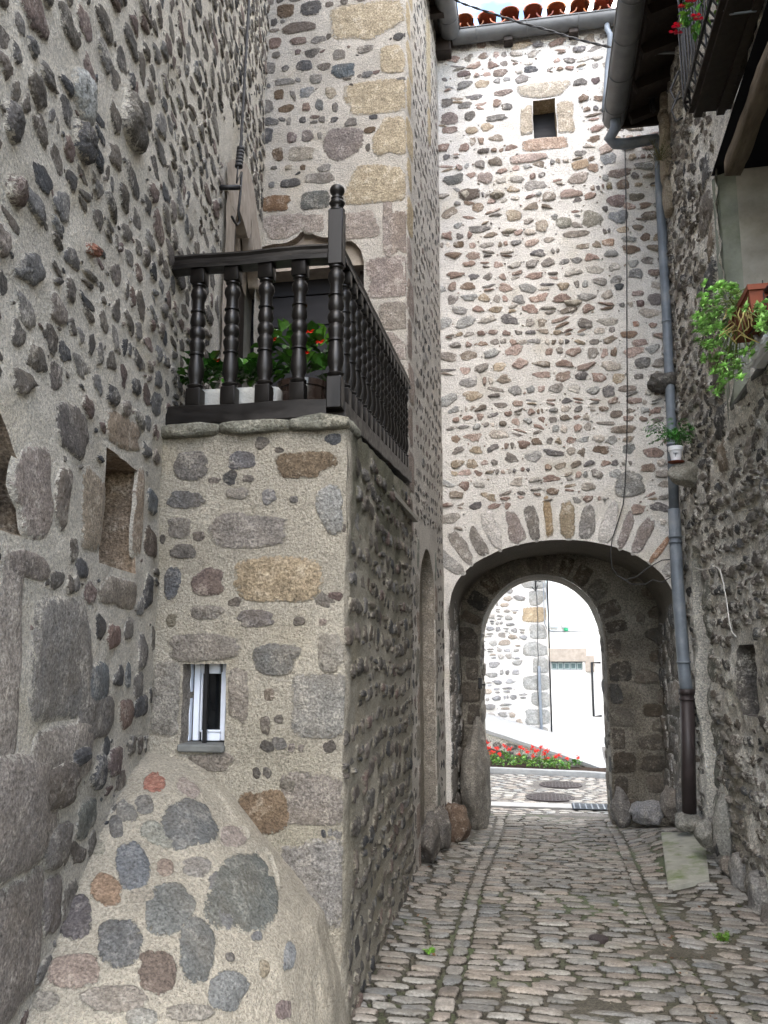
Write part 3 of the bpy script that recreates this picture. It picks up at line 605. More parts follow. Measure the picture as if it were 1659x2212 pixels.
pack(mb, PS, 'pier', 'left', .0, 3.5, -.5, 3.1, (1.0, 1.9), (.08, .14), .06, 35, (.002, .025), 20, okf(PS, (), (), lambda s, t, a, b: t+b < stop(s)-.02), (2, 3.2), .03, .16)
mb.build('wall', M['rubble'], pier)
def lumpy(mb, c, h, R, col, seed, amp=.012, n=9, mor=(.36, .34, .28)):     # rough-hewn block
    i = np.linspace(0, PI, n); j = np.linspace(0, 2*PI, 4*n+1); A, B = np.meshgrid(i, j, indexing='ij')
    d = np.stack([np.sin(A)*np.cos(B), np.sin(A)*np.sin(B), np.cos(A)], -1); sq = d/np.max(np.abs(d), -1)[..., None]*.6+.4*np.sign(d)*np.abs(d)**.35
    P = (sq*np.array(h))@np.array(R).T+np.array(c); P = P+np.stack([fbm(P, 7, seed+k) for k in range(3)], -1)*amp; mb.grid(P, col=(*col, 1), mor=mor)
mb = MB()     # cap stones: irregular flat slabs along front and side
r_ = rng(36); x = -2.03
for wd in (.36, .40, .33):
    lumpy(mb, (x+wd/2, 4.41, 2.815), (wd/2+.006, .165, .036), np.eye(3), (.2, .2, .165), int(r_.integers(99)), .016); x += wd
for k in range(7):
    y = 4.5+k*.48; zc = 2.83+(y-4.3)/3.5*.32; lumpy(mb, (-.95-(y-4.3)/3.5*.17-.17, y, zc-.012), (.12+r_.uniform(-.01, .012), .25, .034), rotz(r_.uniform(-.03, .03)), (.13, .13, .105), int(r_.integers(99)), .02)
mb.build('cap_stone', M['rough'], pier)
mb = MB(); mb.box((-1.9, 6.1, 2.84), (.85, 1.7, .02)); mb.build('floor', M['plaster'], pier, smooth=False)
# slit window: frame, sash, pane, iron bar, sill
mb = MB(); X0 = -2.0+w0; X1 = -2.0+w1; yw = 4.3+.10
xf0 = hy(408, 1600, yw)[0]; zfb = hy(450, 1597, yw)[2]
def ringbox(mb, x0, x1, z0, z1, y, t, d, bev=.003):
    mb.box((x0+t/2, y, (z0+z1)/2), (t/2, d, (z1-z0)/2), bev=bev); mb.box((x1-t/2, y, (z0+z1)/2), (t/2, d, (z1-z0)/2), bev=bev)
    mb.box(((x0+x1)/2, y+.0005, z0+t/2), ((x1-x0)/2-t, d, t/2), bev=bev); mb.box(((x0+x1)/2, y+.0005, z1-t/2), ((x1-x0)/2-t, d, t/2), bev=bev)
def wbox(mb, u0, u1, v0, v1, y, d):
    p0 = hy(u0, v1, y); p1 = hy(u1, v0, y); mb.box(((p0[0]+p1[0])/2, y, (p0[2]+p1[2])/2), ((p1[0]-p0[0])/2, d, (p1[2]-p0[2])/2), bev=.003)
wbox(mb, 408, 417, 1425, 1600, yw+.02, .02)
fr = mb.build('window_frame', M['frame'], pier, smooth=False)
mb = MB(); wbox(mb, 417.5, 436, 1425, 1599, yw+.03, .016); wbox(mb, 478, 492, 1425, 1599, yw+.03, .016); wbox(mb, 436.3, 477.7, 1577, 1599, yw+.031, .016); wbox(mb, 436.3, 477.7, 1425, 1455, yw+.031, .016)
wbox(mb, 433.5, 437.5, 1452, 1581, yw+.012, .006); wbox(mb, 477, 481, 1452, 1581, yw+.012, .006); wbox(mb, 437.8, 476.7, 1576.5, 1581, yw+.0125, .006)
mb.build('sash', M['frame'], fr, smooth=False)
mb = MB(); mb.box(((xf0+X1)/2, yw+.05, (zfb+zt_)/2), ((X1-xf0)/2, .003, (zt_-zfb)/2+.02)); mb.build('pane', M['glass'], fr, smooth=False)
mb = MB(); bx = hy(445, 1500, 4.36)[0]; mb.box((bx, 4.36, (zb_+zt_)/2+.02), (.010, .010, (zt_-zb_)/2+.03), bev=.002); mb.build('bar', M['iron'], pier, smooth=False)
mb = MB(); mb.box(((X0+X1)/2, 4.41, zb_-.012), ((X1-X0)/2+.005, .14, .02), bev=.008); mb.build('sill', M['sill'], pier, smooth=False)
# ================================================================== cone-shaped buttress
but = thing('buttress', (-1.6, 3.7, -.2), 'low cone shaped buttress of mortar and big cobbles, bottom left against the pier', 'buttress')
Zk = [-.6, .09, .36, .61, .80, .94, 1.02, 1.07, 1.10]
Rx = [1.16, 1.05, .96, .75, .56, .43, .33, .22, .03]
Ry = [1.9, 1.70, 1.50, 1.16, .86, .62, .43, .26, .03]
def cone(A, T, H=0):                     # A: 0 on pier side .. 1 on left wall
    A = np.asarray(A, float); T = np.asarray(T, float); A, T, H = np.broadcast_arrays(A, T, H)
    def base(A, T):
        rx = np.interp(T, Zk, Rx); ry = np.interp(T, Zk, Ry); c = np.cos(A*PI/2); s_ = np.sin(A*PI/2); e = 2/2.08
        c = np.sign(c)*np.abs(c)**e; s_ = np.sign(s_)*np.abs(s_)**e
        C = np.array([-2.03, 4.34]); x = C[0]+rx*c+ry*s_*math.sin(th); y = C[1]-ry*s_*math.cos(th)
        return np.stack([x, y, T], -1)
    p = base(A, T); da = base(A+.01, T)-base(A-.01, T); dt = base(A, T+.02)-base(A, T-.02); n = np.cross(dt, da); n /= np.linalg.norm(n, axis=-1)[..., None]+1e-9
    n = np.where((n[..., 1:2] > 0) | ((n[..., 0:1] < 0) & (n[..., 1:2] > -.2)), -n, n)
    return p+n*(H+.02*fbm(p, 3, 41)+.008*vnoise(p, 14, 42))[..., None]
mb = MB(); At = np.linspace(-.03, 1.03, 90); Tt = np.concatenate([np.linspace(-.6, .9, 90), np.linspace(.9, 1.10, 26)[1:]]); P = cone(At[:, None], Tt[None, :])
mc = np.array([.50, .455, .37])*(1+.12*fbm(P, 1.6, 6))[..., None]
mb.grid(P, col=(.3, .3, .3, -1), mor=mc)
pu, pv = proj(P)
B3 = [(670, 200, 100, 95, (.34, .13, .08), .4, 2.3), (820, 215, 110, 80, (.33, .27, .23), -.6), (550, 330, 85, 110, (.2, .19, .165), .3), (630, 300, 85, 90, (.19, .18, .16), .3), (500, 385, 62, 100, (.13, .13, .125), .2), (825, 385, 250, 210, (.15, .155, .15), .2, 3), (695, 438, 170, 95, (.27, .27, .22), -.6, 2.6), (570, 545, 150, 210, (.155, .165, .175), .25, 2.3), (725, 565, 75, 75, (.27, .2, .15)),
      (470, 672, 150, 130, (.3, .19, .11), -.5, 2.4), (318, 780, 160, 215, (.12, .105, .105), 0, 2.6), (745, 745, 215, 220, (.17, .175, .16), .3, 2.5), (962, 720, 75, 270, (.17, .175, .175), .25, 2.4), (1080, 655, 265, 340, (.14, .15, .135), 0, 3), (525, 890, 195, 225, (.14, .14, .135), 0, 2.6), (865, 930, 155, 295, (.145, .15, .14), 0, 2.6), (330, 1020, 230, 155, (.3, .225, .175), 0, 2.4), (672, 1030, 180, 200, (.17, .125, .095), 0, 2.5),
      (995, 1110, 175, 200, (.2, .205, .195), -.3, 2.5), (1255, 950, 58, 135, (.2, .21, .215)), (1150, 1005, 48, 95, (.24, .2, .13)), (1120, 885, 45, 42, (.18, .18, .18)),  (1235, 1180, 75, 85, (.2, .15, .14)), (610, 1215, 140, 80, (.3, .29, .25)), (1005, 960, 45, 40, (.1, .09, .08)), (430, 480, 60, 60, (.27, .25, .19)), (480, 1140, 300, 120, (.3, .26, .21)), (830, 1200, 200, 80, (.3, .27, .22)),   (1015, 440, 120, 100, (.34, .28, .24)), (845, 560, 130, 85, (.27, .25, .22)), (620, 700, 110, 80, (.33, .29, .22)),  (180, 980, 90, 90, (.33, .29, .23)), (200, 1150, 120, 90, (.28, .25, .2))]
r_ = rng(44)
for it in B3:
    zx, zy, ww, hh, c = it[:5]; rot = it[5] if len(it) > 5 else 0; ex = it[6] if len(it) > 6 else 2.6; u = .496*zx; v = 1590.9+.496*zy
    i, j = np.unravel_index(np.argmin((pu-u)**2+(pv-v)**2), pu.shape); a0, t0 = At[i], Tt[j]
    e = .03; pp_ = cone(np.array([a0, a0-e, a0]), np.array([t0, t0, t0+e])); U1, V1 = proj(pp_)
    dua, dva = (U1[1]-U1[0])/-e, (V1[1]-V1[0])/-e; dut, dvt = (U1[2]-U1[0])/e, (V1[2]-V1[0])/e; J = np.linalg.inv(np.array([[dua, dut], [dva, dvt]]))
    def ptc(S, T, H=0, a0=a0, t0=t0, J=J):       # local chart: S, T in metres-like units of the traced outline, pinned to the surface
        S = np.asarray(S, float); T = np.asarray(T, float); return cone(a0+J[0, 0]*S-J[0, 1]*T, np.minimum(t0+J[1, 0]*S-J[1, 1]*T, 1.09), H)
    add_stone(mb, ptc, 0, 0, ww*.496/2, hh*.496/2, desat(c, .25), rot, r_.uniform(.003, .008), 44, ex, .065, r_, (.53, .49, .405), .12)
mb.build('mound', M['mound'], but)
# ================================================================== balcony railing
bal = thing('balcony_railing', (-1.5, 4.35, 2.86), 'black turned wood balcony railing with a round finial on its corner post', 'railing')
dx_ = -.10/3.5
def side_pt(k, z): return np.array([-1.0-k*.035*3.5/3.5*3.4+0, 4.3+k*3.45, z])
prof = [(.026, 0), (.038, .010), (.040, .018), (.030, .026), (.028, .04), (.036, .07), (.039, .10), (.036, .14), (.031, .175), (.030, .188), (.038, .192), (.038, .200), (.031, .204), (.033, .22), (.039, .25), (.039, .262), (.030, .278), (.029, .284), (.036, .296), (.040, .318), (.036, .340), (.029, .350), (.030, .356), (.038, .375), (.037, .40), (.031, .425), (.030, .433), (.037, .437), (.037, .445), (.030, .449), (.029, .50), (.034, .515), (.040, .535), (.037, .560), (.028, .574), (.026, .582), (.034, .590), (.034, .596), (.028, .60)]
prof = [(r_0*1.17, h_0) for r_0, h_0 in prof]
PH = .60
def baluster_mb(c, hw=.042):
    mb = MB(); z = c[2]; Ht = .815; hb = .105; ht = .085; sc = (Ht-hb-ht)/PH
    mb.box((c[0], c[1], z+hb/2), (hw, hw, hb/2), bev=.004); mb.box((c[0], c[1], z+Ht-ht/2), (hw, hw, ht/2), bev=.004)
    mb.lathe([(r, z+hb+h*sc) for r, h in prof], (c[0], c[1], 0), 18); return mb
xs = [float(hy(u_, 740, 4.36)[0]) for u_ in (426, 499.5, 573, 646)]
b0 = baluster_mb((xs[0], 4.36, 2.965)).build('baluster', M['wood'], bal, loc=(xs[0], 4.36, 2.965), angle=45)
def place(x, y, z):
    o = b0.copy(); COL.objects.link(o); o.parent = bal; o.location = (x+1.5, y-4.35, z-2.86); return o
for x in xs[1:]: place(x, 4.36, 2.965)
NS = 17; RS = .345/3.5
for k in range(1, NS+1):
    y = 4.36+k*.2; 
    if y > 7.72: continue
    place(-1.035-(y-4.36)*.035, y, 2.965+(y-4.36)*RS)
mb = MB(); nx = -1.035; ny = 4.345
mb.box((nx, ny, 3.0), (.042, .042, .09), bev=.005); mb.box((nx, ny, 3.90), (.042, .042, .165), bev=.005)
sc = (3.735-3.09)/PH; mb.lathe([(r*1.02, 3.09+h*sc) for r, h in prof], (nx, ny, 0), 20)
fin = [(.040, 0), (.041, .006), (.030, .014), (.024, .024), (.034, .036), (.041, .048), (.034, .062), (.025, .07), (.032, .076), (.032, .082), (.02, .088), (.026, .096)]+[(.038*math.sin(a), .128-.038*math.cos(a)) for a in np.linspace(.8, PI-.02, 10)]
nw = mb.build('newel_post', M['wood'], bal, angle=40)
mb = MB(); mb.lathe([(r*1.12, 4.065+h) for r, h in fin], (nx, ny, 0), 20); mb.build('finial', M['wood'], nw)
def railbox(mb, p0, p1, prof2):           # sweep a profile (side, up) from p0 to p1
    p0 = np.array(p0, float); p1 = np.array(p1, float); L = np.linalg.norm(p1-p0); n = max(2, int(L/.15)); d = (p1-p0)/L; s_ = np.cross(d, [0, 0, 1]); s_ /= np.linalg.norm(s_)
    P = np.array([[p0+(p1-p0)*k/n+a*s_+(b_+.004*math.sin(k*1.7))*np.array([0, 0, 1.]) for (a, b_) in prof2+prof2[:1]] for k in range(n+1)]); mb.grid(P)
    for kk in (0, n): m = len(prof2); c = P[kk][:m].mean(0); mb.add(np.vstack([P[kk][:m], c]), t=[(i, (i+1) % m, m) for i in range(m)])
hand = [(-.05, 0), (.05, 0), (.05, .025), (.038, .04), (.034, .06), (.044, .075), (.03, .092), (-.03, .092), (-.044, .075), (-.034, .06), (-.038, .04), (-.05, .025)]
low = [(-.045, -.105), (.045, -.105), (.048, -.1), (.048, -.005), (.045, 0), (-.045, 0), (-.048, -.005), (-.048, -.1)]
mb = MB(); railbox(mb, (-2.03, 4.36, 3.78), (-1.078, 4.355, 3.778), hand); mb.build('handrail', M['wood_h'], bal, angle=30)
mb = MB(); railbox(mb, (-1.04, 4.39, 3.78), (-1.16, 7.8, 3.78+3.42*RS), hand); mb.build('handrail', M['wood_h'], bal, angle=30)
mb = MB(); railbox(mb, (-2.05, 4.36, 2.965), (-1.078, 4.36, 2.965), low); mb.build('bottom_rail', M['wood_h'], bal, angle=30)
mb = MB(); railbox(mb, (-1.035, 4.39, 2.965), (-1.155, 7.79, 2.965+3.42*RS), low); mb.build('bottom_rail', M['wood_h'], bal, angle=30)
# ================================================================== gate tower
gate = thing('gate_tower', (.3, 11.2, -.5), 'pale rubble gate tower with a vaulted passage and one small square window', 'gate tower')
GY = 10.2; GX0 = -1.08; GX1 = 1.74
GW = Surf((GX0, GY), (GX1, GY), 1, .012)
mb = MB(); s_of = lambda x: x-GX0
acx, arx = .29, 1.30; azs, azr = 2.12, .82
acurve = lambda s: azs+azr*math.sqrt(max(0, 1-((s+GX0-acx)/arx)**2))**.92
wr = (s_of(.165), s_of(.452), 8.12, 8.69)
wallmesh(mb, GW, 'gate', 0, GX1-GX0, -.8, 9.75, .03, rects=(wr,), arches=((s_of(acx-arx), s_of(acx+arx), acurve),))
reveal(mb, GW, 'gate', [(wr[1], wr[2]), (wr[1], wr[3]), (wr[0], wr[3]), (wr[0], wr[2]), (wr[1], wr[2])], .3, (.5, .4, .27))
c9 = lambda x, y: (905.2+.3472*x, .3472*y, .3472)
WC = (.47, .385, .275)
q = [(670, 745, 80, 190, WC, 0, 6), (915, 730, 110, 200, WC, 0, 6), (780, 560, 340, 100, (.48, .41, .31), 0, 5), (785, 895, 280, 80, (.45, .31, .22), 0, 5), (680, 985, 230, 60, (.45, .34, .29), 0, 4),
     (700, 432, 90, 45, DK), (190, 735, 110, 85, (.22, .17, .15)), (190, 810, 100, 50, (.28, .2, .17)), (175, 640, 80, 55, (.17, .15, .13)), (290, 655, 90, 40, G2), (320, 720, 70, 60, G1), (485, 735, 130, 45, G2), (545, 665, 70, 45, G1), (505, 455, 100, 50, (.22, .16, .13)), (280, 460, 90, 40, PU), (520, 578, 120, 40, (.24, .18, .15)), (1005, 515, 90, 45, G1), (1100, 505, 60, 45, PU), (1180, 990, 100, 80, (.25, .26, .27), .2), (1005, 1025, 110, 60, (.4, .28, .17), .2, 4), (1250, 1080, 150, 60, (.25, .19, .16)),
     (1160, 930, 110, 60, (.4, .31, .26), .4), (210, 1115, 130, 70, (.16, .16, .15)), (410, 1110, 100, 80, (.33, .26, .23)), (315, 1205, 150, 75, (.14, .11, .09)), (720, 1155, 140, 60, (.34, .31, .28)), (945, 1205, 140, 60, (.34, .24, .2)), (1185, 1160, 40, 50, (.22, .17, .08)), (1270, 1150, 80, 60, (.25, .18, .13)), (810, 1225, 90, 60, (.3, .25, .2)), (1225, 1250, 120, 75, (.26, .18, .17)), (590, 1340, 100, 70, (.42, .34, .24)), (370, 1290, 75, 60, (.3, .22, .15)), (900, 1385, 110, 70, (.27, .26, .21)), (1075, 1360, 130, 100, (.3, .28, .23)), (1235, 1350, 120, 90, (.25, .26, .27)), (1435, 1345, 110, 60, (.22, .17, .13)), (765, 1405, 80, 80, (.42, .35, .27)), (375, 1425, 140, 45, (.2, .19, .18)), (970, 1455, 180, 45, (.27, .23, .19)), (1180, 1510, 80, 45, (.45, .28, .18)), (245, 1520, 70, 45, BR), (1000, 1110, 140, 70, (.4, .33, .28)), (1005, 955, 80, 40, G2), (1350, 1225, 100, 50, (.22, .19, .14)), (280, 920, 65, 55, (.3, .2, .16))]
Eg = traced(mb, GW, 'gate', q, c9, 51, (.006, .022), 26, .12)
c6 = lambda x, y: (1316.6+.2976*x, 438.9+.2976*y, .2976)
q = [(70, 607, 70, 50, (.08, .09, .10)), (140, 955, 125, 50, (.33, .21, .14)), (190, 875, 50, 45, (.45, .24, .17)), (225, 1015, 130, 55, (.38, .27, .24)), (240, 1160, 110, 90, (.22, .21, .2)), (325, 1810, 160, 75, (.3, .2, .16)), (280, 1925, 115, 65, (.28, .2, .15)), (100, 1640, 190, 60, (.3, .24, .19)), (150, 2050, 220, 190, (.26, .26, .25)), (210, 1255, 70, 50, (.2, .19, .18)), (330, 505, 100, 55, (.25, .18, .16)), (190, 515, 105, 75, (.23, .23, .23)), (210, 655, 90, 40, (.36, .27, .25)), (225, 730, 65, 55, (.2, .13, .12)), (330, 700, 110, 90, (.24, .21, .2)), (285, 95, 100, 55, (.22, .18, .14)), (50, 1530, 100, 60, (.24, .19, .15)), (145, 1785, 95, 75, (.25, .26, .25)), (180, 1430, 120, 50, (.36, .25, .21)), (130, 1345, 140, 50, (.27, .22, .19))]
Eg += traced(mb, GW, 'gate', q, c6, 52, (.006, .022), 26, .12)
# voussoirs
r_ = rng(53); cxs = s_of(acx)
an = math.radians(12)
while an < math.radians(168):
    wv = r_.uniform(.12, .20); e_ = math.hypot(arx*math.sin(an), azr*math.cos(an)); da = (wv+.028)/e_
    am = an+da/2; px, pz = cxs+arx*math.cos(am), azs+azr*math.sin(am); nx_, nz_ = math.cos(am)/arx, math.sin(am)/azr; k = math.hypot(nx_, nz_); nx_, nz_ = nx_/k, nz_/k
    Lh = r_.uniform(.19, .27); cc = desat(pick('gate', r_), .55)
    if 88 < math.degrees(am) < 98: cc = (.36, .27, .17); Lh = .25; wv = .1
    if 80 < math.degrees(am) <= 88: cc = (.34, .28, .20); Lh = .22; 
    if 36 < math.degrees(am) < 41: cc = (.4, .25, .17); wv = .07
    rot = math.atan2(nz_, nx_)-PI/2
    if 0 < px+nx_*Lh < GX1-GX0: add_stone(mb, GW.pt, px+nx_*(Lh+.02), pz+nz_*(Lh+.02), wv/2, Lh, cc, rot, r_.uniform(.008, .02), 26, 3.2, .10, r_, MORT['gate'])
    an += da
def okarch(s, t, a, b):
    x = s-cxs; e0 = (x/(arx+.42+a))**2+(max(t-azs, 0)/(azr+.42+b))**2
    return not (e0 < 1 and t > azs-.1) and not (abs(x) < arx+a and t < azs)
okG = okf(GW, [(wr[0]-.2, wr[1]+.22, wr[2]-.2, wr[3]+.1)], Eg, okarch)
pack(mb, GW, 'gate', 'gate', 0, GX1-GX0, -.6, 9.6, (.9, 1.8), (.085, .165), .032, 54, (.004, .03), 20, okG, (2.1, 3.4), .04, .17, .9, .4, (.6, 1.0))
# vault of the passage, its side walls
VY = [10.2, 11.85]
aa = np.concatenate([[0], np.linspace(0, PI, 44), [PI]]); pa = []
for i, a_ in enumerate(aa):
    x = acx+arx*math.cos(a_); z = acurve(s_of(x)) if 0 < i < len(aa)-1 else -.8
    pa.append((x, z))
pz_full = [(acx+arx, z) for z in np.linspace(-.8, azs, 40)]+pa[1:-1]+[(acx-arx, z) for z in np.linspace(azs, -.8, 40)]
Y = np.linspace(GY, 12.05, 34); P = np.array([[(x, y, z) for y in Y] for x, z in pz_full]); d0 = dispv(P, .012)
sm = np.clip((P[..., 1]-GY)/.1, 0, 1)[..., None]; d1 = np.stack([fbm(P, 3, 61)*.03, 0*P[..., 0], fbm(P, 3, 62)*.03], -1); P = P+d0*(1-sm)+d1*sm
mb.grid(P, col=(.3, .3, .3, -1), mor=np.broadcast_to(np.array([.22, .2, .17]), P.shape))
for (x_, sd) in ((acx+arx, -1), (acx-arx, 1)):
    SWl = Surf((x_, GY+.02), (x_, 12.0), sd, .0); SWl.N = np.array([sd, 0, 0.]); SWl.amp = .02
    pack(mb, SWl, 'gate', 'right', 0.02, 1.75, -.5, 2.1, (1.2, 1.9), (.2, .34), .02, 63+sd, (.01, .04), 24, None, (3, 6), 0, .06, .5, .05, (.95, 1.02))
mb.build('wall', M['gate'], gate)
# inner arch (dark dressed stones) with its own thickness
mb = MB(); IY = 11.7; IW = Surf((GX0-.3, IY), (GX1+.4, IY), 1, .012); ix0 = GX0-.3
icx, irx = .085, .83; izs, izr = 1.75, .92
icurve = lambda s: izs+izr*math.sqrt(max(0, 1-((s+ix0-icx)/irx)**2))
wallmesh(mb, IW, 'right', 0, GX1+.4-ix0, -.8, 3.1, .035, arches=((icx-irx-ix0, icx+irx-ix0, icurve),))
pth = [(icx-irx-ix0, -.8), (icx-irx-ix0, izs)]+[(icx+irx*math.cos(a_)-ix0, izs+izr*math.sin(a_)) for a_ in np.linspace(PI, 0, 30)]+[(icx+irx-ix0, izs), (icx+irx-ix0, -.8)]
reveal(mb, IW, 'right', pth, .95, None, .04)
r_ = rng(65)
for k in range(8):
    for sd in (-1, 1):
        wv = .17+.12*((k+(sd > 0)) % 2)
        xx = icx+sd*(irx+wv/2+.02); 
        add_stone(mb, IW.pt, xx-ix0, -.35+k*.29, wv*.52, .135, pick('right', r_), 0, .014, 24, 6, .05, r_, MORT['right'])
an = 6
while an < 176:
    da = r_.uniform(11, 17); am = math.radians(an+da/2); e_ = irx*.5*math.radians(da)
    px, pz = icx+(irx+.16)*math.cos(am), izs+(izr+.16)*math.sin(am); add_stone(mb, IW.pt, px-ix0, pz, e_*.98, .14, pick('right', r_), am-PI/2, .012, 24, 5, .05, r_, MORT['right']); an += da
pack(mb, IW, 'right', 'right', 0, GX1+.4-ix0, -.5, 3.0, (1.1, 1.8), (.18, .28), .025, 66, (.01, .03), 22, okf(IW, [], [], lambda s, t, a, b: abs(s+ix0-icx) > irx+.36+a*.8 or t > 3.05), (3, 5), 0, .07)
for sd in (-1, 1):
    SI = Surf((icx+sd*irx, IY+.02), (icx+sd*irx, IY+.95), 1, .012); SI.N = np.array([-sd, 0, 0.])
    pack(mb, SI, 'right', 'right', 0, .95, -.5, 1.8, (1.2, 1.9), (.2, .32), .02, 67+sd, (.008, .02), 20, None, (3, 6), 0, .05)
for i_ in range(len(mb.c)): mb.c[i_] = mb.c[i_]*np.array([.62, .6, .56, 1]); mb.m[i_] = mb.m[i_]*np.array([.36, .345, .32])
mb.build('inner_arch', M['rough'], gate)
mb = MB()
mb.box((.33, 12.62, 6.2), (3.6, .02, 3.5)); mb.box((-2.3, 12.62, 1), (1.55, .02, 1.9)); mb.box((2.6, 12.62, 1), (1.68, .02, 1.9))
mb.build('back_wall', M['plaster'], gate, smooth=False)
mb = MB(); mb.box((.31, GY+.31, 8.4), (.2, .01, .35)); mb.build('shutter', M['door'], gate, smooth=False)
# old boulders and a smooth buttress inside the passage
mb = MB()
def boulder(mb, c, h, col, seed, n=14, amp=.25, mor=(.4, .37, .32)):
    n = n+6; i = np.linspace(0, PI, n); j = np.linspace(0, 2*PI, n*2+1); A, B = np.meshgrid(i, j, indexing='ij')
    d = np.stack([np.sin(A)*np.cos(B), np.sin(A)*np.sin(B), np.cos(A)], -1); rr_ = rng(seed); rad = np.full(A.shape, 1.15)
    for _ in range(14):
        nn = rr_.normal(size=3); nn /= np.linalg.norm(nn); cs = d@nn; rad = np.where(cs > .25, np.minimum(rad, rr_.uniform(.78, .98)/np.maximum(cs, .25)), rad)
    r_ = rad*(1+amp*.6*fbm(d, 2.2, seed)+amp*.25*vnoise(d, 7, seed+3))
    mb.grid(np.array(c)+d*np.array(h)*r_[..., None], col=(*col, 1), mor=mor, flip=False)
for k, (c, h, cc) in enumerate([((1.0, 11.62, -.3), (.13, .12, .24), (.2, .19, .18)), ((1.3, 11.3, -.3), (.22, .2, .14), (.3, .3, .31)), ((1.5, 10.8, -.1), (.12, .25, .2), (.2, .18, .16)), ((1.57, 10.25, 0.02), (.09, .12, .34), (.17, .165, .16)), ((-.93, 10.0, -.28), (.14, .16, .26), (.17, .12, .09)), ((-.8, 11.25, -.05), (.17, .42, .75), (.24, .225, .2)), ((-1.04, 9.35, -.2), (.10, .2, .25), (.16, .15, .14)), ((-1.05, 8.5, -.15), (.09, .22, .22), (.15, .14, .13))]):
    mb = MB(); boulder(mb, c, h, cc, 100+k*7); mb.build('foot_stone', M['rough'], gate)
# projecting corbel stones
mb = MB()
for k, (u, v, h) in enumerate([(1075, 421, (.09, .06, .055)), (1237, 655, (.11, .05, .05)), (1100, 500, (.08, .03, .03)), (1005, 420, (.05, .03, .05))]):
    p = hy(u, v, GY); mb = MB(); boulder(mb, p+np.array([0, -.01, 0]), h, (.42, .38, .32), 200+k, 10, .3); mb.build('corbel', M['gate'], gate)
mb = MB(); p = hy(1425, 832, GY); boulder(mb, p+np.array([.04, -.1, .0]), (.2, .16, .10), (.12, .115, .11), 220, 14, .45)
mb.build('corbel', M['gate'], gate)
# eaves: gutter, roof tiles, rafters
mb = MB(); gutter(mb, (-.86, GY-.12, GZ), (1.75, GY-.12, GZ), .12); mb.build('gutter', M['zinc'], gate)
mb = MB(); r_ = rng(71)
for k in range(10):
    x = -1.0+k*.30; 
    for (xx, up, rr) in ((x, 1, .118), (x+.15, -1, .112)):
        for row in range(7):
            tone = r_.uniform(.5, 1.1); col = (tone, tone*r_.uniform(.85, 1.25), tone*r_.uniform(.8, 1.5), 1)
            y0 = GY-.16+row*.36+r_.uniform(-.02, .02); L = .45; z0 = GZ+.17+row*.36*.42+(.03 if up > 0 else -.02)
            a = np.linspace(0, PI, 9)*1.0
            def ring(y, z, r): return np.array([[xx+r*math.cos(t_), y, z+up*r*.75*math.sin(t_)] for t_ in a])
            r0 = rr*(1.08 if up > 0 else 1.0); r1 = rr*.86; dz = L*.42
            P = np.array([ring(y0, z0, r0), ring(y0+L, z0+dz, r1)]); Pi = np.array([ring(y0, z0, r0-.016), ring(y0+L, z0+dz, r1-.016)])
            mb.grid(P, col=col); mb.grid(Pi, col=col, flip=True); mb.grid(np.array([P[0], Pi[0]]), col=col)
mb.build('roof', M['tile'], gate)
mb = MB(); mb.box((.35, 11.3, GZ+.55), (1.55, 1.25, .02), np.array([[1, 0, 0], [0, .92, -.39], [0, .39, .92]]))
for u in (1098, 1240): p = hy(u, 95, GY-.1); mb.box((p[0], GY-.02, GZ-.12), (.06, .12, .06), bev=.01)
mb.box((1.45, GY-.05, GZ-.1), (.12, .1, .07), bev=.01); mb.box((-.98, GY-.1, GZ-.16), (.1, .1, .1), bev=.01)
mb.build('rafter', M['darkwood'], gate, smooth=False)
mb = MB(); pts = [hy(1311, 50, GY-.12), hy(1311, 62, GY-.14), hy(1318, 75, GY-.2), hy(1317, 110, GY-.1), hy(1313, 140, GY-.06), hy(1310, 190, GY-.06), hy(1305, 240, GY-.06)]
mb.tube(pts, .035, 10); mb.build('spout', M['pipe'], gate)
# ================================================================== the house on the right
rh = thing('stone_house', (1.9, 7.5, -.3), 'weathered dark rubble house on the right with a deep window bay and old timber lintel', 'house')
RW = Surf((1.50, 1.0), (1.73, 10.25), -1, .045)
RWs = lambda u, v: RW.st(u, v)
mb = MB()
rop_s1 = RW.st(1562, 600)[0]; rop_s0 = rop_s1-2.1; rz0 = 3.62; rz1 = 5.75
lowd = (RW.st(1540, 1500)[0]+.12, 8.88)
slotr = (RW.st(1632, 1450)[0], RW.st(1594, 1450)[0], RW.st(1612, 1545)[1], RW.st(1612, 1392)[1])
lc = (lowd[0]+lowd[1])/2; lr = (lowd[1]-lowd[0])/2
lcurve = lambda s: 2.2+.55*math.sqrt(max(0, 1-((s-lc)/lr)**2))
op = (rop_s0, rop_s1, rz0, rz1)
upn = (8.25, 8.75, 2.6, 4.75)
wallmesh(mb, RW, 'right', 0, 3.2, -.8, 9.4, .12)
wallmesh(mb, RW, 'right', 3.2, 9.255, -.8, 9.4, .035, rects=(op, slotr), arches=((lowd[0], lowd[1], lcurve),))
reveal(mb, RW, 'right', [(lowd[0], -.8), (lowd[0], lcurve(lowd[0]))]+[(s, lcurve(s)) for s in np.linspace(lowd[0], lowd[1], 16)]+[(lowd[1], -.8)], .45, None)
reveal(mb, RW, 'right', [(slotr[1], slotr[2]), (slotr[1], slotr[3]), (slotr[0], slotr[3]), (slotr[0], slotr[2]), (slotr[1], slotr[2])], .3, (.14, .13, .12))
r_ = rng(81); Er = []
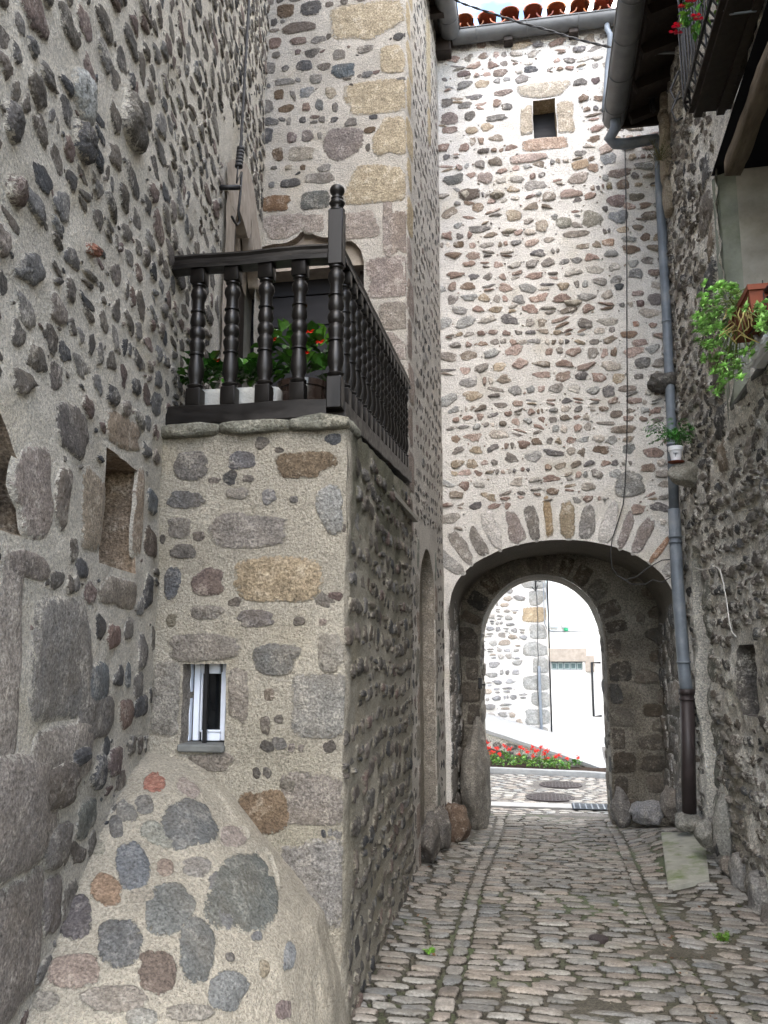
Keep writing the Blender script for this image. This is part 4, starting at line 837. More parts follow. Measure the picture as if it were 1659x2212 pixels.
# big jamb stones between window bay and street corner
for k in range(9):
    z = 3.3+k*.33; wv = .36+.16*(k % 2); add_stone(mb, RW.pt, rop_s1+.1+wv/2+.12, z, wv/2, .15, pick('right', r_) if k % 3 else (.27, .22, .17), 0, r_.uniform(.02, .05), 28, 4, .1, r_, MORT['right']); Er.append((rop_s1+.2+wv/2, z, wv/2, .16))
okR = okf(RW, [(op[0]-.1, rop_s1-.08, 5.6, 9.5), (op[0]-.1, op[1]+.2, op[2]-.1, op[3]+.2), (lowd[0]-.05, lowd[1]+.05, -2, 2.8), (slotr[0]-.1, slotr[1]+.08, slotr[2]-.05, slotr[3]+.1)], Er)
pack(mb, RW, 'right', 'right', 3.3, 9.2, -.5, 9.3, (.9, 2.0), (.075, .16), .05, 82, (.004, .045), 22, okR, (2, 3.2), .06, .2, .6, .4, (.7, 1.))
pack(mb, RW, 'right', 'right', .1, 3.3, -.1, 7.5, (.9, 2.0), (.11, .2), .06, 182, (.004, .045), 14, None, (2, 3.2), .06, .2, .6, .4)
for k in range(8): add_stone(mb, RW.pt, lowd[0]-.12-.05*(k % 2), -.2+k*.34, .12+.05*(k % 2), .16, (.2, .2, .17), 0, .03, 24, 5, .06, r_, MORT['right'])
wl = mb.build('wall', M['rough'], rh)
mb = MB()       # smooth plaster jambs and vault of the window bay
Nn = RW.N; 
P = np.stack([RW.pt(np.full(30, rop_s1+.16), np.linspace(rz0-.1, rz1, 30), .005)+(-Nn*d*.0)-RW.U*0 for d in (0,)], 1)
pts_plan = [(rop_s1+.13, .012), (rop_s1+.06, -.03), (rop_s1, -.16), (rop_s1-.01, -1.2)]
Zr = np.linspace(rz0-.1, rz1-.02, 40)
def prow(s_, h): 
    p = RW.O+RW.U*s_+Nn*h; return np.stack([np.full(40, p[0]), np.full(40, p[1]), Zr], -1)
A_ = prow(*pts_plan[0]); B_ = prow(*pts_plan[1]); C_ = prow(*pts_plan[2]); D_ = prow(*pts_plan[3])
mb.grid(np.array([C_, D_])); mb.build('window_reveal', M['plaster'], rh, smooth=False)
mb = MB(); E_ = prow(rop_s1+.16, -.1); mb.grid(np.array([E_, A_, B_, C_])); mb.build('window_jamb', M['cutgrey'], rh, smooth=False)
mb = MB(); z_ = rz1
cs_ = [RW.O+RW.U*s_+Nn*h for s_, h in ((rop_s1+.1, .02), (rop_s0-.1, .02), (rop_s0-.1, -1.3), (rop_s1+.1, -1.3))]
mb.grid(np.array([[[*cs_[0][:2], z_], [*cs_[1][:2], z_]], [[*cs_[3][:2], z_-.02], [*cs_[2][:2], z_-.02]]]))
mb.grid(np.array([[[*cs_[3][:2], rz0-.1], [*cs_[2][:2], rz0-.1]], [[*cs_[3][:2], z_], [*cs_[2][:2], z_]]]))
mb.build('bay_interior', M['dark'], rh, smooth=False)
# sill slab
mb = MB(); c = RW.O+RW.U*((rop_s0+rop_s1)/2)-Nn*.13; mb.box((c[0], c[1], rz0-.02), (.15, 1.04, .025), rotz(math.atan2(-RW.U[0], RW.U[1])), bev=.01); mb.build('window_sill', M['sill'], rh, smooth=False)
# timber lintel over the bay (slanting brace)
def beam(mb, p0, p1, w_, h_, seed=0, n=16, side=None):
    p0 = np.array(p0, float); p1 = np.array(p1, float); d = (p1-p0)/np.linalg.norm(p1-p0); s_ = np.array(side if side is not None else np.cross(d, [0, 0, 1.]), float); s_ /= np.linalg.norm(s_); u_ = np.cross(s_, d)
    R = []
    for k in range(n+1):
        c = p0+(p1-p0)*k/n; rr = []
        for (a, b) in ((-1, -1), (0, -1), (1, -1), (1, 0), (1, 1), (0, 1), (-1, 1), (-1, 0), (-1, -1)): rr.append(c+s_*a*w_/2+u_*b*h_/2)
        R.append(rr)
    P = np.array(R); P = P+np.stack([fbm(P, 5, seed+k) for k in range(3)], -1)*.02; mb.grid(P)
    for kk in (0, n): mb.add(np.vstack([P[kk][:8], P[kk][:8].mean(0)]), t=[(i, (i+1) % 8, 8) for i in range(8)])
mb = MB(); pA = hx(1572, 365, 1.62); pB = hx(1668, 110, 1.60); beam(mb, pA+[.03, 0, 0], pB+[.03, 0, 0], .12, .13, 3, side=(1, 0, 0)); mb.build('timber_lintel', M['rustic'], rh)
# bay window surround plaster above the beam is the wall; eave, gutter and rafters
mb = MB(); gxr = 1.12; gzr = 8.02
gutter(mb, (gxr, 4.5, gzr), (gxr, 9.78, gzr), .13)
mb.build('gutter', M['zinc'], rh)
mb = MB(); mb.box((2.28, 6.6, gzr+.34), (1.15, 3.25, .02), np.array([[.95, 0, -.3], [0, 1, 0], [.3, 0, .95]]))
for k in range(11): mb.box((1.62, 3.9+k*.58, gzr+.05), (.34, .05, .06), np.array([[.95, 0, -.3], [0, 1, 0], [.3, 0, .95]]))
mb.box((1.30, 6.6, gzr+.06), (.012, 3.25, .07)); mb.box((1.52, 9.83, gzr+.05), (.32, .02, .14), bev=.004)
mb.build('eaves', M['darkwood'], rh, smooth=False)
mb = MB(); mb.box((3.6, 5.5, 4.3), (1.2, 4.7, 5.1)); mb.box((3.6, 5.5, 9.35), (1.9, 5.1, .04), np.array([[.95, 0, -.3], [0, 1, 0], [.3, 0, .95]])); mb.build('back_wall', M['plaster'], rh, smooth=False)
# corner strip of smooth stone + old window at the far corner of the right wall
mb = MB()
for k in range(4):
    z = 6.9+k*.42; p = RW.O+RW.U*8.7+Nn*.03; lumpy(mb, (p[0], p[1], z), (.05, .13+.05*(k % 2), .205), np.eye(3), (.36, .31, .24), 600+k, .02)
mb.build('corner_stones', M['rough'], rh)
# ------------------------------------------------ downpipe
dp = thing('downpipe', (1.62, 10.1, -.05), 'blue grey zinc downpipe with brown cast iron foot, right of the gate arch', 'drainpipe')
mb = MB(); e0 = np.array([gxr, 9.6, gzr-.08]); 
k_ = [e0, e0+[0, .03, -.12], hy(1316, 300, 9.7), hy(1328, 310, 9.75), hy(1350, 311, 9.8), hy(1415, 300, 9.95), hy(1424, 308, 10.0), hy(1426, 340, 10.05)]
mb.tube(k_, .066, 14)
v_pts = [(1424, 340), (1426, 420), (1436, 600), (1441, 700), (1450, 900), (1456, 1100), (1463, 1250), (1472, 1370), (1479, 1460), (1484, 1500)]
mb.tube([hy(u, v, 10.05) for u, v in v_pts[:6]], .056, 14); mb.tube([hy(u, v, 10.05-.12*max(0, i)/4) for i, (u, v) in enumerate(v_pts[5:])], .068, 14)
mb.build('pipe', M['pipe'], dp)
for (u, v, rc) in ((1441, 695, .064), (1452, 960, .064), (1453, 973, .064), (1459, 1160, .076), (1460, 1172, .076), (1476, 1430, .076)):
    mb = MB(); p = hy(u, v, 10.05); 
    if v > 1100: p = hy(float(np.interp(v, [q_[1] for q_ in v_pts], [q_[0] for q_ in v_pts])), v, 10.05-.12*max(0, (v-1100)/400))
    mb.tube([p+[0, 0, .012], p-[0, 0, .012]], rc, 14); mb.build('collar', M['pipe'], dp)
mb = MB(); a = hy(1484, 1498, 9.93); b = hy(1489, 1756, 9.93); mb.tube([a, b], .076, 14); mb.tube([a+[0, 0, .05], a-[0, 0, .01]], .088, 14); mb.tube([a-[0, 0, .05], a-[0, 0, .07]], .088, 14); mb.build('cast_iron_foot', M['castiron'], dp)
# ================================================================== street
slab_c = []
for u, v in ((1428, 1795), (1520, 1797), (1532, 1895), (1443, 1912)):
    z_ = -.3
    for _ in range(12): q_ = hz(u, v, z_); z_ = float(g(q_[0], q_[1]))+.05
    slab_c.append(hz(u, v, z_))
def inslab(x, y):
    P4 = slab_c; s_ = [(P4[(i+1) % 4][0]-P4[i][0])*(y-P4[i][1])-(P4[(i+1) % 4][1]-P4[i][1])*(x-P4[i][0]) for i in range(4)]
    return all(q_ < .02 for q_ in s_) or all(q_ > -.02 for q_ in s_)
mb = MB(); X = lines(-1.3, 2.15, .05); Yg = lines(-1.5, 12.6, .06); P = np.stack(np.broadcast_arrays(X[:, None], Yg[None, :], g(X[:, None], Yg[None, :])), -1).astype(float)
P[..., 2] += .006*fbm(P, 4, 90); mo = np.array([.075, .068, .053])*(1+.5*fbm(P, 2.2, 91))[..., None]; mg = np.clip(fbm(P, 1.3, 92)*2, 0, 1)[..., None]; mo = mo*(1-mg)+mg*np.array([.08, .10, .05])
mb.grid(P, col=(.2, .2, .2, -1), mor=mo)
def ptg(S, T, H=0): S, T, H = np.broadcast_arrays(np.asarray(S, float), np.asarray(T, float), H); return np.stack([S, T, g(S, T)+H+.016*vnoise(np.stack([S, T, S*0], -1), 1.7, 95)], -1)
r_ = rng(96)
def cob(x, y, a, b, rot=0, n=16, H=.016):
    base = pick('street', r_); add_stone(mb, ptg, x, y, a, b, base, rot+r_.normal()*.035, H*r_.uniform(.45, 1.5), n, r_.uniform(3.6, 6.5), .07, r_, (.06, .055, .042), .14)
lx = lambda y: -.5-.02*math.sin(y); rx_ = lambda y: .80+.04*math.sin(y*.7)
y = 3.2
while y < 12.35:                          # central lane, rows across the street with a slight bow
    d = r_.uniform(.085, .118) ; x = lx(y)+.014
    while x < rx_(y)-.05:
        wd = min(r_.uniform(.15, .27), rx_(y)-x); 
        if rx_(y)-(x+wd) < .06: wd = rx_(y)-x
        xm = x+wd/2; bow = .10*(xm/.8)**2; cob(xm, y+d/2-bow+.012*math.sin(xm*9+y*3), wd/2*.95, d/2*.91, -.2*xm*.25); x += wd+.004
    y += d+.004
for fx, wd in ((lambda y: lx(y)-.045, .115), (lambda y: rx_(y)+.05, .115)):    # lengthwise kerb lines
    y = 3.2
    while y < 12.3: L = r_.uniform(.13, .2); cob(fx(y), y+L/2, wd/2*.95, L/2*.95); y += L+.006
y = 3.2
while y < 12.2:                           # side bands
    d = r_.uniform(.09, .12); x = lx(y)-.108
    while x > -1.22: wd = r_.uniform(.13, .24); xm = x-wd/2; cob(xm, y+d/2+(x+.6)*.28, wd/2*.94, d/2*.9, .22); x -= wd+.006
    x = rx_(y)+.112
    while x < 1.85:
        wd = r_.uniform(.13, .24); xm = x+wd/2
        if not inslab(xm-.0, y+d/2-(x-.9)*.32): cob(xm, y+d/2-(x-.9)*.32, wd/2*.94, d/2*.9, -.3)
        x += wd+.006
    y += d+.004
tag(mb.build('street', M['cobble']), kind='structure')
mb = MB(); r_ = rng(197)                  # moss clumps, grit and dry bits caught between the setts
for k in range(520):
    if k % 3: x_ = r_.choice([r_.normal(1.25, .18), r_.normal(-.95, .12), r_.normal(.84, .04)]); y_ = r_.uniform(4.2, 9.5)
    else: x_ = r_.uniform(-1.1, 1.5); y_ = r_.uniform(4.2, 9.5)
    b_ = ptg(np.array([x_]), np.array([y_]), np.array([.012]))[0]; c_ = [(.05, .06, .02), (.09, .07, .045), (.28, .25, .2), (.12, .06, .03)][r_.integers(4)]; q_ = r_.uniform(.004, .012)
    P_ = b_+r_.normal(size=(5, 3))*q_*np.array([1, 1, .35]); mb.add(P_, t=[(0, 1, 2), (0, 2, 3), (0, 3, 4), (0, 4, 1), (1, 2, 3)], col=(*c_, 1))
tag(mb.build('grit', M['paint'], smooth=False), 'moss, grit and dry bits caught between the street cobbles', 'litter', kind='stuff')
# square beyond the gate
mb = MB(); FZ = -.608
P = np.stack(np.broadcast_arrays(lines(-6, 8, .4)[:, None], lines(12.6, 30, .4)[None, :], np.array(FZ)), -1).astype(float); mb.grid(P, col=(.2, .2, .2, -1), mor=(.12, .11, .1))
pth_ = lambda S, T, H=0: np.stack(np.broadcast_arrays(np.asarray(S, float), np.asarray(T, float), FZ+np.asarray(H, float)), -1)
r_ = rng(97); y = 12.5
while y < 16.6:
    x = -2.2+r_.uniform(0, .1); d = r_.uniform(.11, .15)
    while x < 2.6:
        wd = r_.uniform(.15, .26); xm = x+wd/2; yy = y+.35*math.sin(xm*1.3+.5)
        if yy > 12.35 and not (abs(yy-13.25) < .2 and xm > -.9) and all(((xm-mx_)/.42)**2+((yy-my_)/.5)**2 > 1 for mx_, my_ in ((.15, 14.05), (.35, 15.4))) and yy < 16.65-.0*xm:
            c = np.array(pick('street', r_))*1.5; add_stone(mb, pth_, xm, yy, wd/2*.93, d/2*.88, tuple(c), .25*math.cos(xm*1.3), .012, 12, 4, .06, r_, (.12, .11, .1))
        x += wd+.012
    y += d+.012
tag(mb.build('square_paving', M['cobble']), kind='structure')
mb = MB(); mb.box((0, 300, -.62), (900, 900, .004)); tag(mb.build('ground', M['soil'], smooth=False), kind='structure')
mb = MB(); mb.box((.1, 13.25, FZ+.012), (1.05, .17, .014), bev=.006); tag(mb.build('drain_channel', M['concrete'], smooth=False), kind='structure')
def flat_disc(name, x, y, z, r, label, cat, mat, sy=1., grp=None):
    t = thing(name, (x, y, z), label, cat, grp); mb = MB(); mb.lathe([(0.001, .012), (r*.9, .012), (r*.9, .006), (r*.92, .006), (r*.92, .014), (r, .014), (r, -.01)], (x, y, z), 28); 
    mb.build('cover_frame', mat, t, angle=30); mb = MB()
    for i in range(-5, 6):
        for j in range(-5, 6):
            if (i*i+j*j) < 27: mb.box((x+i*r*.155, y+j*r*.155, z+.014), (r*.055, r*.055, .004))
    mb.build('tread_studs', mat, t, smooth=False); return t
flat_disc('manhole_cover', .15, 14.05, FZ+.006, .38, 'nearer round iron manhole cover just beyond the gate arch drain', 'manhole cover', M['castiron'], grp='manhole covers beyond the gate')
flat_disc('manhole_cover', .35, 15.4, FZ+.006, .36, 'farther round iron manhole cover close to the flower bed kerb', 'manhole cover', M['castiron'], grp='manhole covers beyond the gate')
p = hz(1293, 2020, -.27); flat_disc('valve_cover', p[0], p[1], float(g(p[0], p[1]))+.012, .065, 'small dark round valve cover among the street cobbles', 'valve cover', M['castiron'])
gr = MB(); gx, gy = .82, 13.2
for k in range(9): gr.box((gx-.34+k*.085, gy, FZ+.03), (.010, .22, .008)); 
for k in range(6): gr.box((gx, gy-.2+k*.08, FZ+.032), (.36, .008, .007))
tg = tag(gr.build('drain_grate', M['pipe'], smooth=False, loc=(gx, gy, FZ)), 'pale metal drain grate at the right foot of the gate arch', 'drain grate')
gr = MB(); gr.box((gx, gy, FZ+.0285), (.37, .23, .001)); gr.build('drain_pit', M['dark'], tg, smooth=False)
# mossy slab, door step, kerb stones on the right
mb = MB(); c = slab_c
V = []; n_ = 16
for i in range(n_+1):
    for j in range(n_+1):
        a, b = i/n_, j/n_; pt_ = (c[0]*(1-a)*(1-b)+c[1]*a*(1-b)+c[2]*a*b+c[3]*(1-a)*b); e = min(a, 1-a, b, 1-b)*n_; V.append(pt_+np.array([0, 0, .004*vnoise(pt_[None], 9, 3)[0]-(.012 if e < .5 else 0)]))
V = np.array(V).reshape(n_+1, n_+1, 3); mb.grid(V); 
for edge in (V[:, 0], V[:, -1], V[0], V[-1]): mb.grid(np.stack([edge, edge-np.array([0, 0, .22])], 0))
tag(mb.build('stone_slab', M['slab'], loc=tuple(c[3]-np.array([0, 0, .12]))), 'flat mossy green stone slab on the cobbles below the downpipe', 'slab')
for nm, cc, hh, lab, sd in (('step_stone', hy(1488, 1775, 9.9), (.17, .14, .09), 'grey squared step stone under the foot of the downpipe', 1), ('guard_stone', hx(1560, 1790, 1.6), (.07, .09, .3), 'short pale upright guard stone against the right wall', 2), ('guard_stone', hx(1520, 1800, 1.5), (.1, .16, .12), 'low rounded grey guard stone beside the mossy slab', 3)):
    mb = MB(); boulder(mb, cc, hh, (.27, .265, .24), 300+sd, 14, .12); tag(mb.build(nm, M['rough'], loc=(cc[0], cc[1], cc[2]-hh[2])), lab, 'guard stone' if 'guard' in nm else 'step')
# rocky foot of the right wall
mb = MB(); r_ = rng(98)
for k in range(13):
    s_ = 5.0+k*.33; p = RW.O+RW.U*s_; hh = r_.uniform(.08, .2)
    mb = MB(); boulder(mb, (p[0]-.0, p[1], float(g(p[0]-.1, p[1]))+hh*.5), (r_.uniform(.06, .13), r_.uniform(.14, .22), hh), pick('right', r_) if k % 2 else (.26, .25, .235), 400+k, 12, .3); mb.build('foot_stone', M['rough'], rh)
# ================================================================== beyond the gate
kz = FZ
def kerbline(): return [(-3.2, 17.3), (-2, 17.0), (-1, 16.78), (0, 16.62), (.8, 16.5), (1.6, 16.2), (2.6, 15.6)]
mb = MB(); kl = np.array(kerbline()); P = []
for x, y in kl: P.append([(x, y-.07, kz-.02), (x, y-.07, kz+.09), (x, y-.055, kz+.105), (x, y+.06, kz+.105), (x, y+.07, kz+.09), (x, y+.07, kz-.02)])
mb.grid(np.array(P, float)); tag(mb.build('kerb', M['concrete']), kind='structure')
sx = np.linspace(-3.2, 2.6, 60); ky = np.interp(sx, kl[:, 0], kl[:, 1])
par = lambda x: .12-.27*(x+1.1)               # coping height along the sloping parapet
pw_y = lambda x: 18.1-.42*(x+1.1)
mb = MB(); P = []
for x, y in zip(sx, ky):
    ye = max(pw_y(x)-.1, y+.12); P.append([(x, y+.06+(ye-y-.06)*k, kz+.07+(max(par(x)-.32, kz+.1)-kz-.07)*k*.9) for k in np.linspace(0, 1, 14)])
P = np.array(P); P[..., 2] += .02*fbm(P, 5, 99)+.015*vnoise(P, 20, 98); mb.grid(P); tag(mb.build('flower_bed_soil', M['soil']), kind='structure')
pw = thing('parapet_wall', (-.2, 17.7, kz), 'low sloping parapet wall with a mossy concrete coping behind the red geraniums', 'wall')
mb = MB(); PWf = Surf((-3.2, pw_y(-3.2)), (2.9, pw_y(2.9)), 1, .012); wallmesh(mb, PWf, 'right', 0, PWf.L, kz-.1, 1.0, .06, topf=lambda s: par(-3.2+s*.922)-.06)
pack(mb, PWf, 'right', 'right', 0, PWf.L, kz, .8, (1.2, 2.2), (.12, .2), .03, 111, (.01, .03), 14, lambda s, t, a, b: t+b < par(-3.2+s*.922)-.1); mb.build('wall', M['rough'], pw)
mb = MB(); x0, x1 = -3.2, 2.9; railbox(mb, (x0, pw_y(x0)+.1, par(x0)-.03), (x1, pw_y(x1)+.1, par(x1)-.03), [(-.16, -.05), (.16, -.05), (.16, .02), (0, .04), (-.16, .02)]); mb.build('coping', M['concrete'], pw, smooth=False)
mb = MB(); xs_ = np.linspace(-3.4, 3.2, 30); mb.grid(np.array([[(x, pw_y(x)+.2, par(x)-.08), (x, 19.6, par(x)-.06), (x, 22.3, par(x)-.02)] for x in xs_])); tag(mb.build('ramp', M['concrete']), kind='structure')
# far stone house
fh = thing('stone_house', (-2, 22.5, kz), 'sunlit pale rubble stone house with big corner stones seen through the gate arch', 'house')
XQ = .30; FY = 22.0
FF = Surf((-5, FY), (XQ, FY), 1, .01); FF.smax = 5+XQ; mb = MB(); wallmesh(mb, FF, 'far', 0, 5+XQ, -.8, 8.5, .1)
r_ = rng(121); Eq = []
for k in range(16):
    z = -.35+k*.42; wv = .45+.2*(k % 2); cc = (.29, .29, .275) if k not in (7,) else (.34, .27, .18); add_stone(mb, FF.pt, 5+XQ-wv/2, z, wv/2, .195, cc, 0, .01, 20, 6, .04, r_, MORT['far']); Eq.append((5+XQ-wv-.03, 5+XQ+.1, z-.21, z+.21))
pack(mb, FF, 'far', 'far', 2.2, 5+XQ, -.5, 7.5, (1.0, 1.9), (.11, .2), .035, 122, (.01, .04), 14, okf(FF, Eq), (2.2, 3.6), .02, .14)
mb.build('wall', M['far'], fh)
mb = MB(); mb.box((-2.35, 25.5, 3.8), (2.6, 3.4, 4.6)); mb.build('back_wall', M['render'], fh, smooth=False)
mb = MB(); P = np.array([[[-5.3, 21.7, 8.4], [XQ+.2, 21.7, 8.4]], [[-5.3, 25.5, 9.9], [XQ+.2, 25.5, 9.9]], [[-5.3, 29, 8.4], [XQ+.2, 29, 8.4]]]); mb.grid(P); mb.grid(P-[0, 0, .1], flip=True); mb.build('roof', M['tile'], fh, smooth=False)
# far white house
wh = thing('white_house', (3, 23, kz), 'bright white rendered house with a glass block window seen through the gate arch', 'house')
wy = FY-.05; gw = (.36, 1.13, 1.22, 1.42)
mb = MB(); 
for (x0, x1, z0, z1) in ((XQ+.05, gw[0], -.8, 8), (gw[1], 7, -.8, 8), (gw[0], gw[1], -.8, gw[2]), (gw[0], gw[1], gw[3], 8)): mb.box(((x0+x1)/2, wy+.15, (z0+z1)/2), ((x1-x0)/2, .15, (z1-z0)/2))
mb.box((3.7, 25.6, 3.6), (3.3, 3.3, 4.4)); mb.build('wall', M['render'], wh, smooth=False)
mb = MB(); P = np.array([[[XQ, 21.5, 7.9], [7.4, 21.5, 7.9]], [[XQ, 25.5, 9.4], [7.4, 25.5, 9.4]], [[XQ, 29, 7.9], [7.4, 29, 7.9]]]); mb.grid(P); mb.grid(P-[0, 0, .1], flip=True); mb.build('roof', M['tile'], wh, smooth=False)
mb = MB(); mb.box((.78, wy-.01, gw[3]+.17), (.45, .03, .165), bev=.01); mb.build('lintel', M['cut'], wh, smooth=False)
mb = MB(); mb.box((1.3, wy-.012, 1.37), (.11, .03, .2), bev=.01); mb.build('jamb_stone', M['cut'], wh, smooth=False)
mb = MB(); mb.box(((gw[0]+gw[1])/2, wy+.12, 1.32), (.4, .01, .1)); wf = mb.build('glass_block_window', M['pipe'], wh, smooth=False)
for k in range(5):
    mb = MB(); cx_ = gw[0]+.08+k*.154; mb.box((cx_, wy+.09, 1.315), (.07, .025, .085), col=(.3, .36, .36, 1), bev=.012); mb.box((cx_, wy+.062, 1.315), (.045, .006, .055), col=(.08, .12, .12, 1)); mb.build('glass_block', M['paint'], wf, smooth=False)
# metal shutter hook rail (dark bracket frame) and meter boxes
mb = MB(); sx0 = hy(1080, 1380, wy)[0]
pA = [hy(.248*x+1014.9, 1206.9+.248*y, wy-.06) for x, y in ((1140, 905), (1063, 905), (1070, 1130), (1080, 1372), (1150, 1368))]
mb.tube(pA, .032, 6); tag(mb.build('shutter_frame', M['iron'], loc=tuple(pA[3])), 'thin black iron shutter frame on the white house wall', 'frame')
for k, (u, lab) in enumerate(((1197.5, 'left one of two grey meter boxes on the white house wall'), (1222, 'right one of two grey meter boxes, with a green cable tag below'))):
    p = hy(u, 1349, wy-.06); t = thing('meter_box', p-[0, 0, .1], lab, 'meter box', 'meter boxes on the white house'); mb = MB(); mb.box(p, (.09, .05, .085), col=(.5, .55, .56, 1), bev=.012); mb.build('case', M['paint'], t, smooth=False)
    mb = MB(); mb.box(p+[0, -.052, .0], (.075, .004, .07), col=(.58, .63, .64, 1), bev=.003); mb.build('lid', M['paint'], t, smooth=False)
    if k: mb = MB(); boulder(mb, p+[0, -.03, -.13], (.05, .03, .04), (.03, .35, .16), 9, 8, .5); mb.build('cable_tag', M['paint'], t)
mb = MB(); mb.tube([hy(.248*x+1014.9, 1206.9+.248*y, wy-.03) for x, y in ((640, 210), (650, 560), (672, 610), (705, 632), (800, 634), (950, 628), (1110, 628), (1250, 628))], .012, 6); mb.tube([hy(.248*x+1014.9, 1206.9+.248*y, wy-.03) for x, y in ((662, 210), (678, 500), (690, 600), (700, 634))], .009, 6)
tag(mb.build('wall_cable', M['pipe'], loc=tuple(hy(1200, 1364, wy))), 'grey cable drooping to the meter boxes along the white house', 'cable')
mb = MB(); mb.tube([hy(.248*x+1014.9, 1206.9+.248*y, FY-.04) for x, y in ((570, 250), (583, 330), (592, 520), (590, 760), (598, 840), (588, 1000), (592, 1180), (600, 1240), (606, 1310))], .009, 6)
tag(mb.build('wall_cable', M['cable'], loc=tuple(hy(1160, 1400, FY))), 'thin dark cable running down the far rubble house from the lamp bracket', 'cable')
mb = MB(); mb.tube([hy(.248*x+1014.9, 1206.9+.248*y, FY-.06) for x, y in ((603, 935), (612, 1200), (622, 1440), (628, 1610))], .035, 8); tag(mb.build('conduit_pipe', M['pipe'], loc=tuple(hy(1168, 1590, FY-.06))), 'straight pale grey conduit at the corner of the far rubble house', 'pipe')
mb = MB(); c0 = hy(1157, 1264, FY-.1)
for sg in (-1, 1):
    pts = [c0+np.array([sg*.10*math.cos(t_)*(1-t_/8)+(.12 if sg > 0 else 0), -.15, .12+.10*math.sin(t_)*(1-t_/8)]) for t_ in np.linspace(0, 5.5, 20)]; mb.tube(pts, .014, 6)
mb.tube([c0+[0, 0, -.12], c0+[0, -.1, .0], c0+[0, -.1, .5]], .02, 6); mb.tube([c0+[-.1, -.1, -.05], c0+[0, -.12, -.16], c0+[.05, -.1, -.02]], .014, 6)
tag(mb.build('lamp_bracket', M['iron'], loc=tuple(c0)), 'black wrought iron scroll bracket high on the far rubble house', 'bracket')
# ================================================================== plants
def leafset(mb, c, d, L, W, col, fold=.25, curl=.3, up=(0, 0, 1)):
    d = np.array(d, float); d /= np.linalg.norm(d)+1e-9; s_ = np.cross(d, up); k = np.linalg.norm(s_)
    s_ = s_/k if k > 1e-3 else np.array([1., 0, 0]); n_ = np.cross(s_, d); c = np.array(c, float)
    V = [c, c+d*L*.35+s_*W*.45+n_*W*fold, c+d*L*.35, c+d*L*.35-s_*W*.45+n_*W*fold, c+d*L*.72+s_*W*.4+n_*(W*fold-L*curl*.3), c+d*L*.72-n_*L*curl*.25, c+d*L*.72-s_*W*.4+n_*(W*fold-L*curl*.3), c+d*L-n_*L*curl*.7]
    mb.add(V, [(1, 4, 5, 2), (2, 5, 6, 3)], [(0, 1, 2), (0, 2, 3), (4, 7, 5), (5, 7, 6)], (*col, 1))
def rand_dir(r_, up=.2):
    d = r_.normal(size=3); d[2] = abs(d[2])*.7+up; return d/np.linalg.norm(d)
def leafy(r_, c, rad, nleaf, L, W, cols, up=.2, down=False):
    mb = MB(); st = MB()
    for k in range(nleaf):
        d = rand_dir(r_, up); rr = r_.uniform(.35, 1)**.6; p = np.array(c)+d*np.array(rad)*rr; f = d+r_.normal(size=3)*.5
        if down: f[2] -= .4
        t_ = cols[r_.integers(len(cols))]; s_ = r_.uniform(.7, 1.25); leafset(mb, p, f, L*s_, W*s_, np.array(t_)*r_.uniform(.75, 1.3))
        if k % 5 == 0: st.tube([np.array(c), (np.array(c)+p)/2+r_.normal(size=3)*.01, p], [.004, .003, .002], 5, (.5, .6, .4, 1), cap=False)
    return mb, st
def blossom(mb, c, r, col, r_, n=5):
    for k in range(n):
        a = k*2*PI/n+r_.uniform(-.2, .2); leafset(mb, c, (math.cos(a), math.sin(a)*.7-.5, .5*math.sin(a)), r, r*.9, np.array(col)*r_.uniform(.8, 1.15), .1, .2)
R1 = rng(130)
GRN = [(1., 1., 1.), (1.4, 1.2, .9), (.6, .8, .7), (1.8, 1.4, 1.2)]
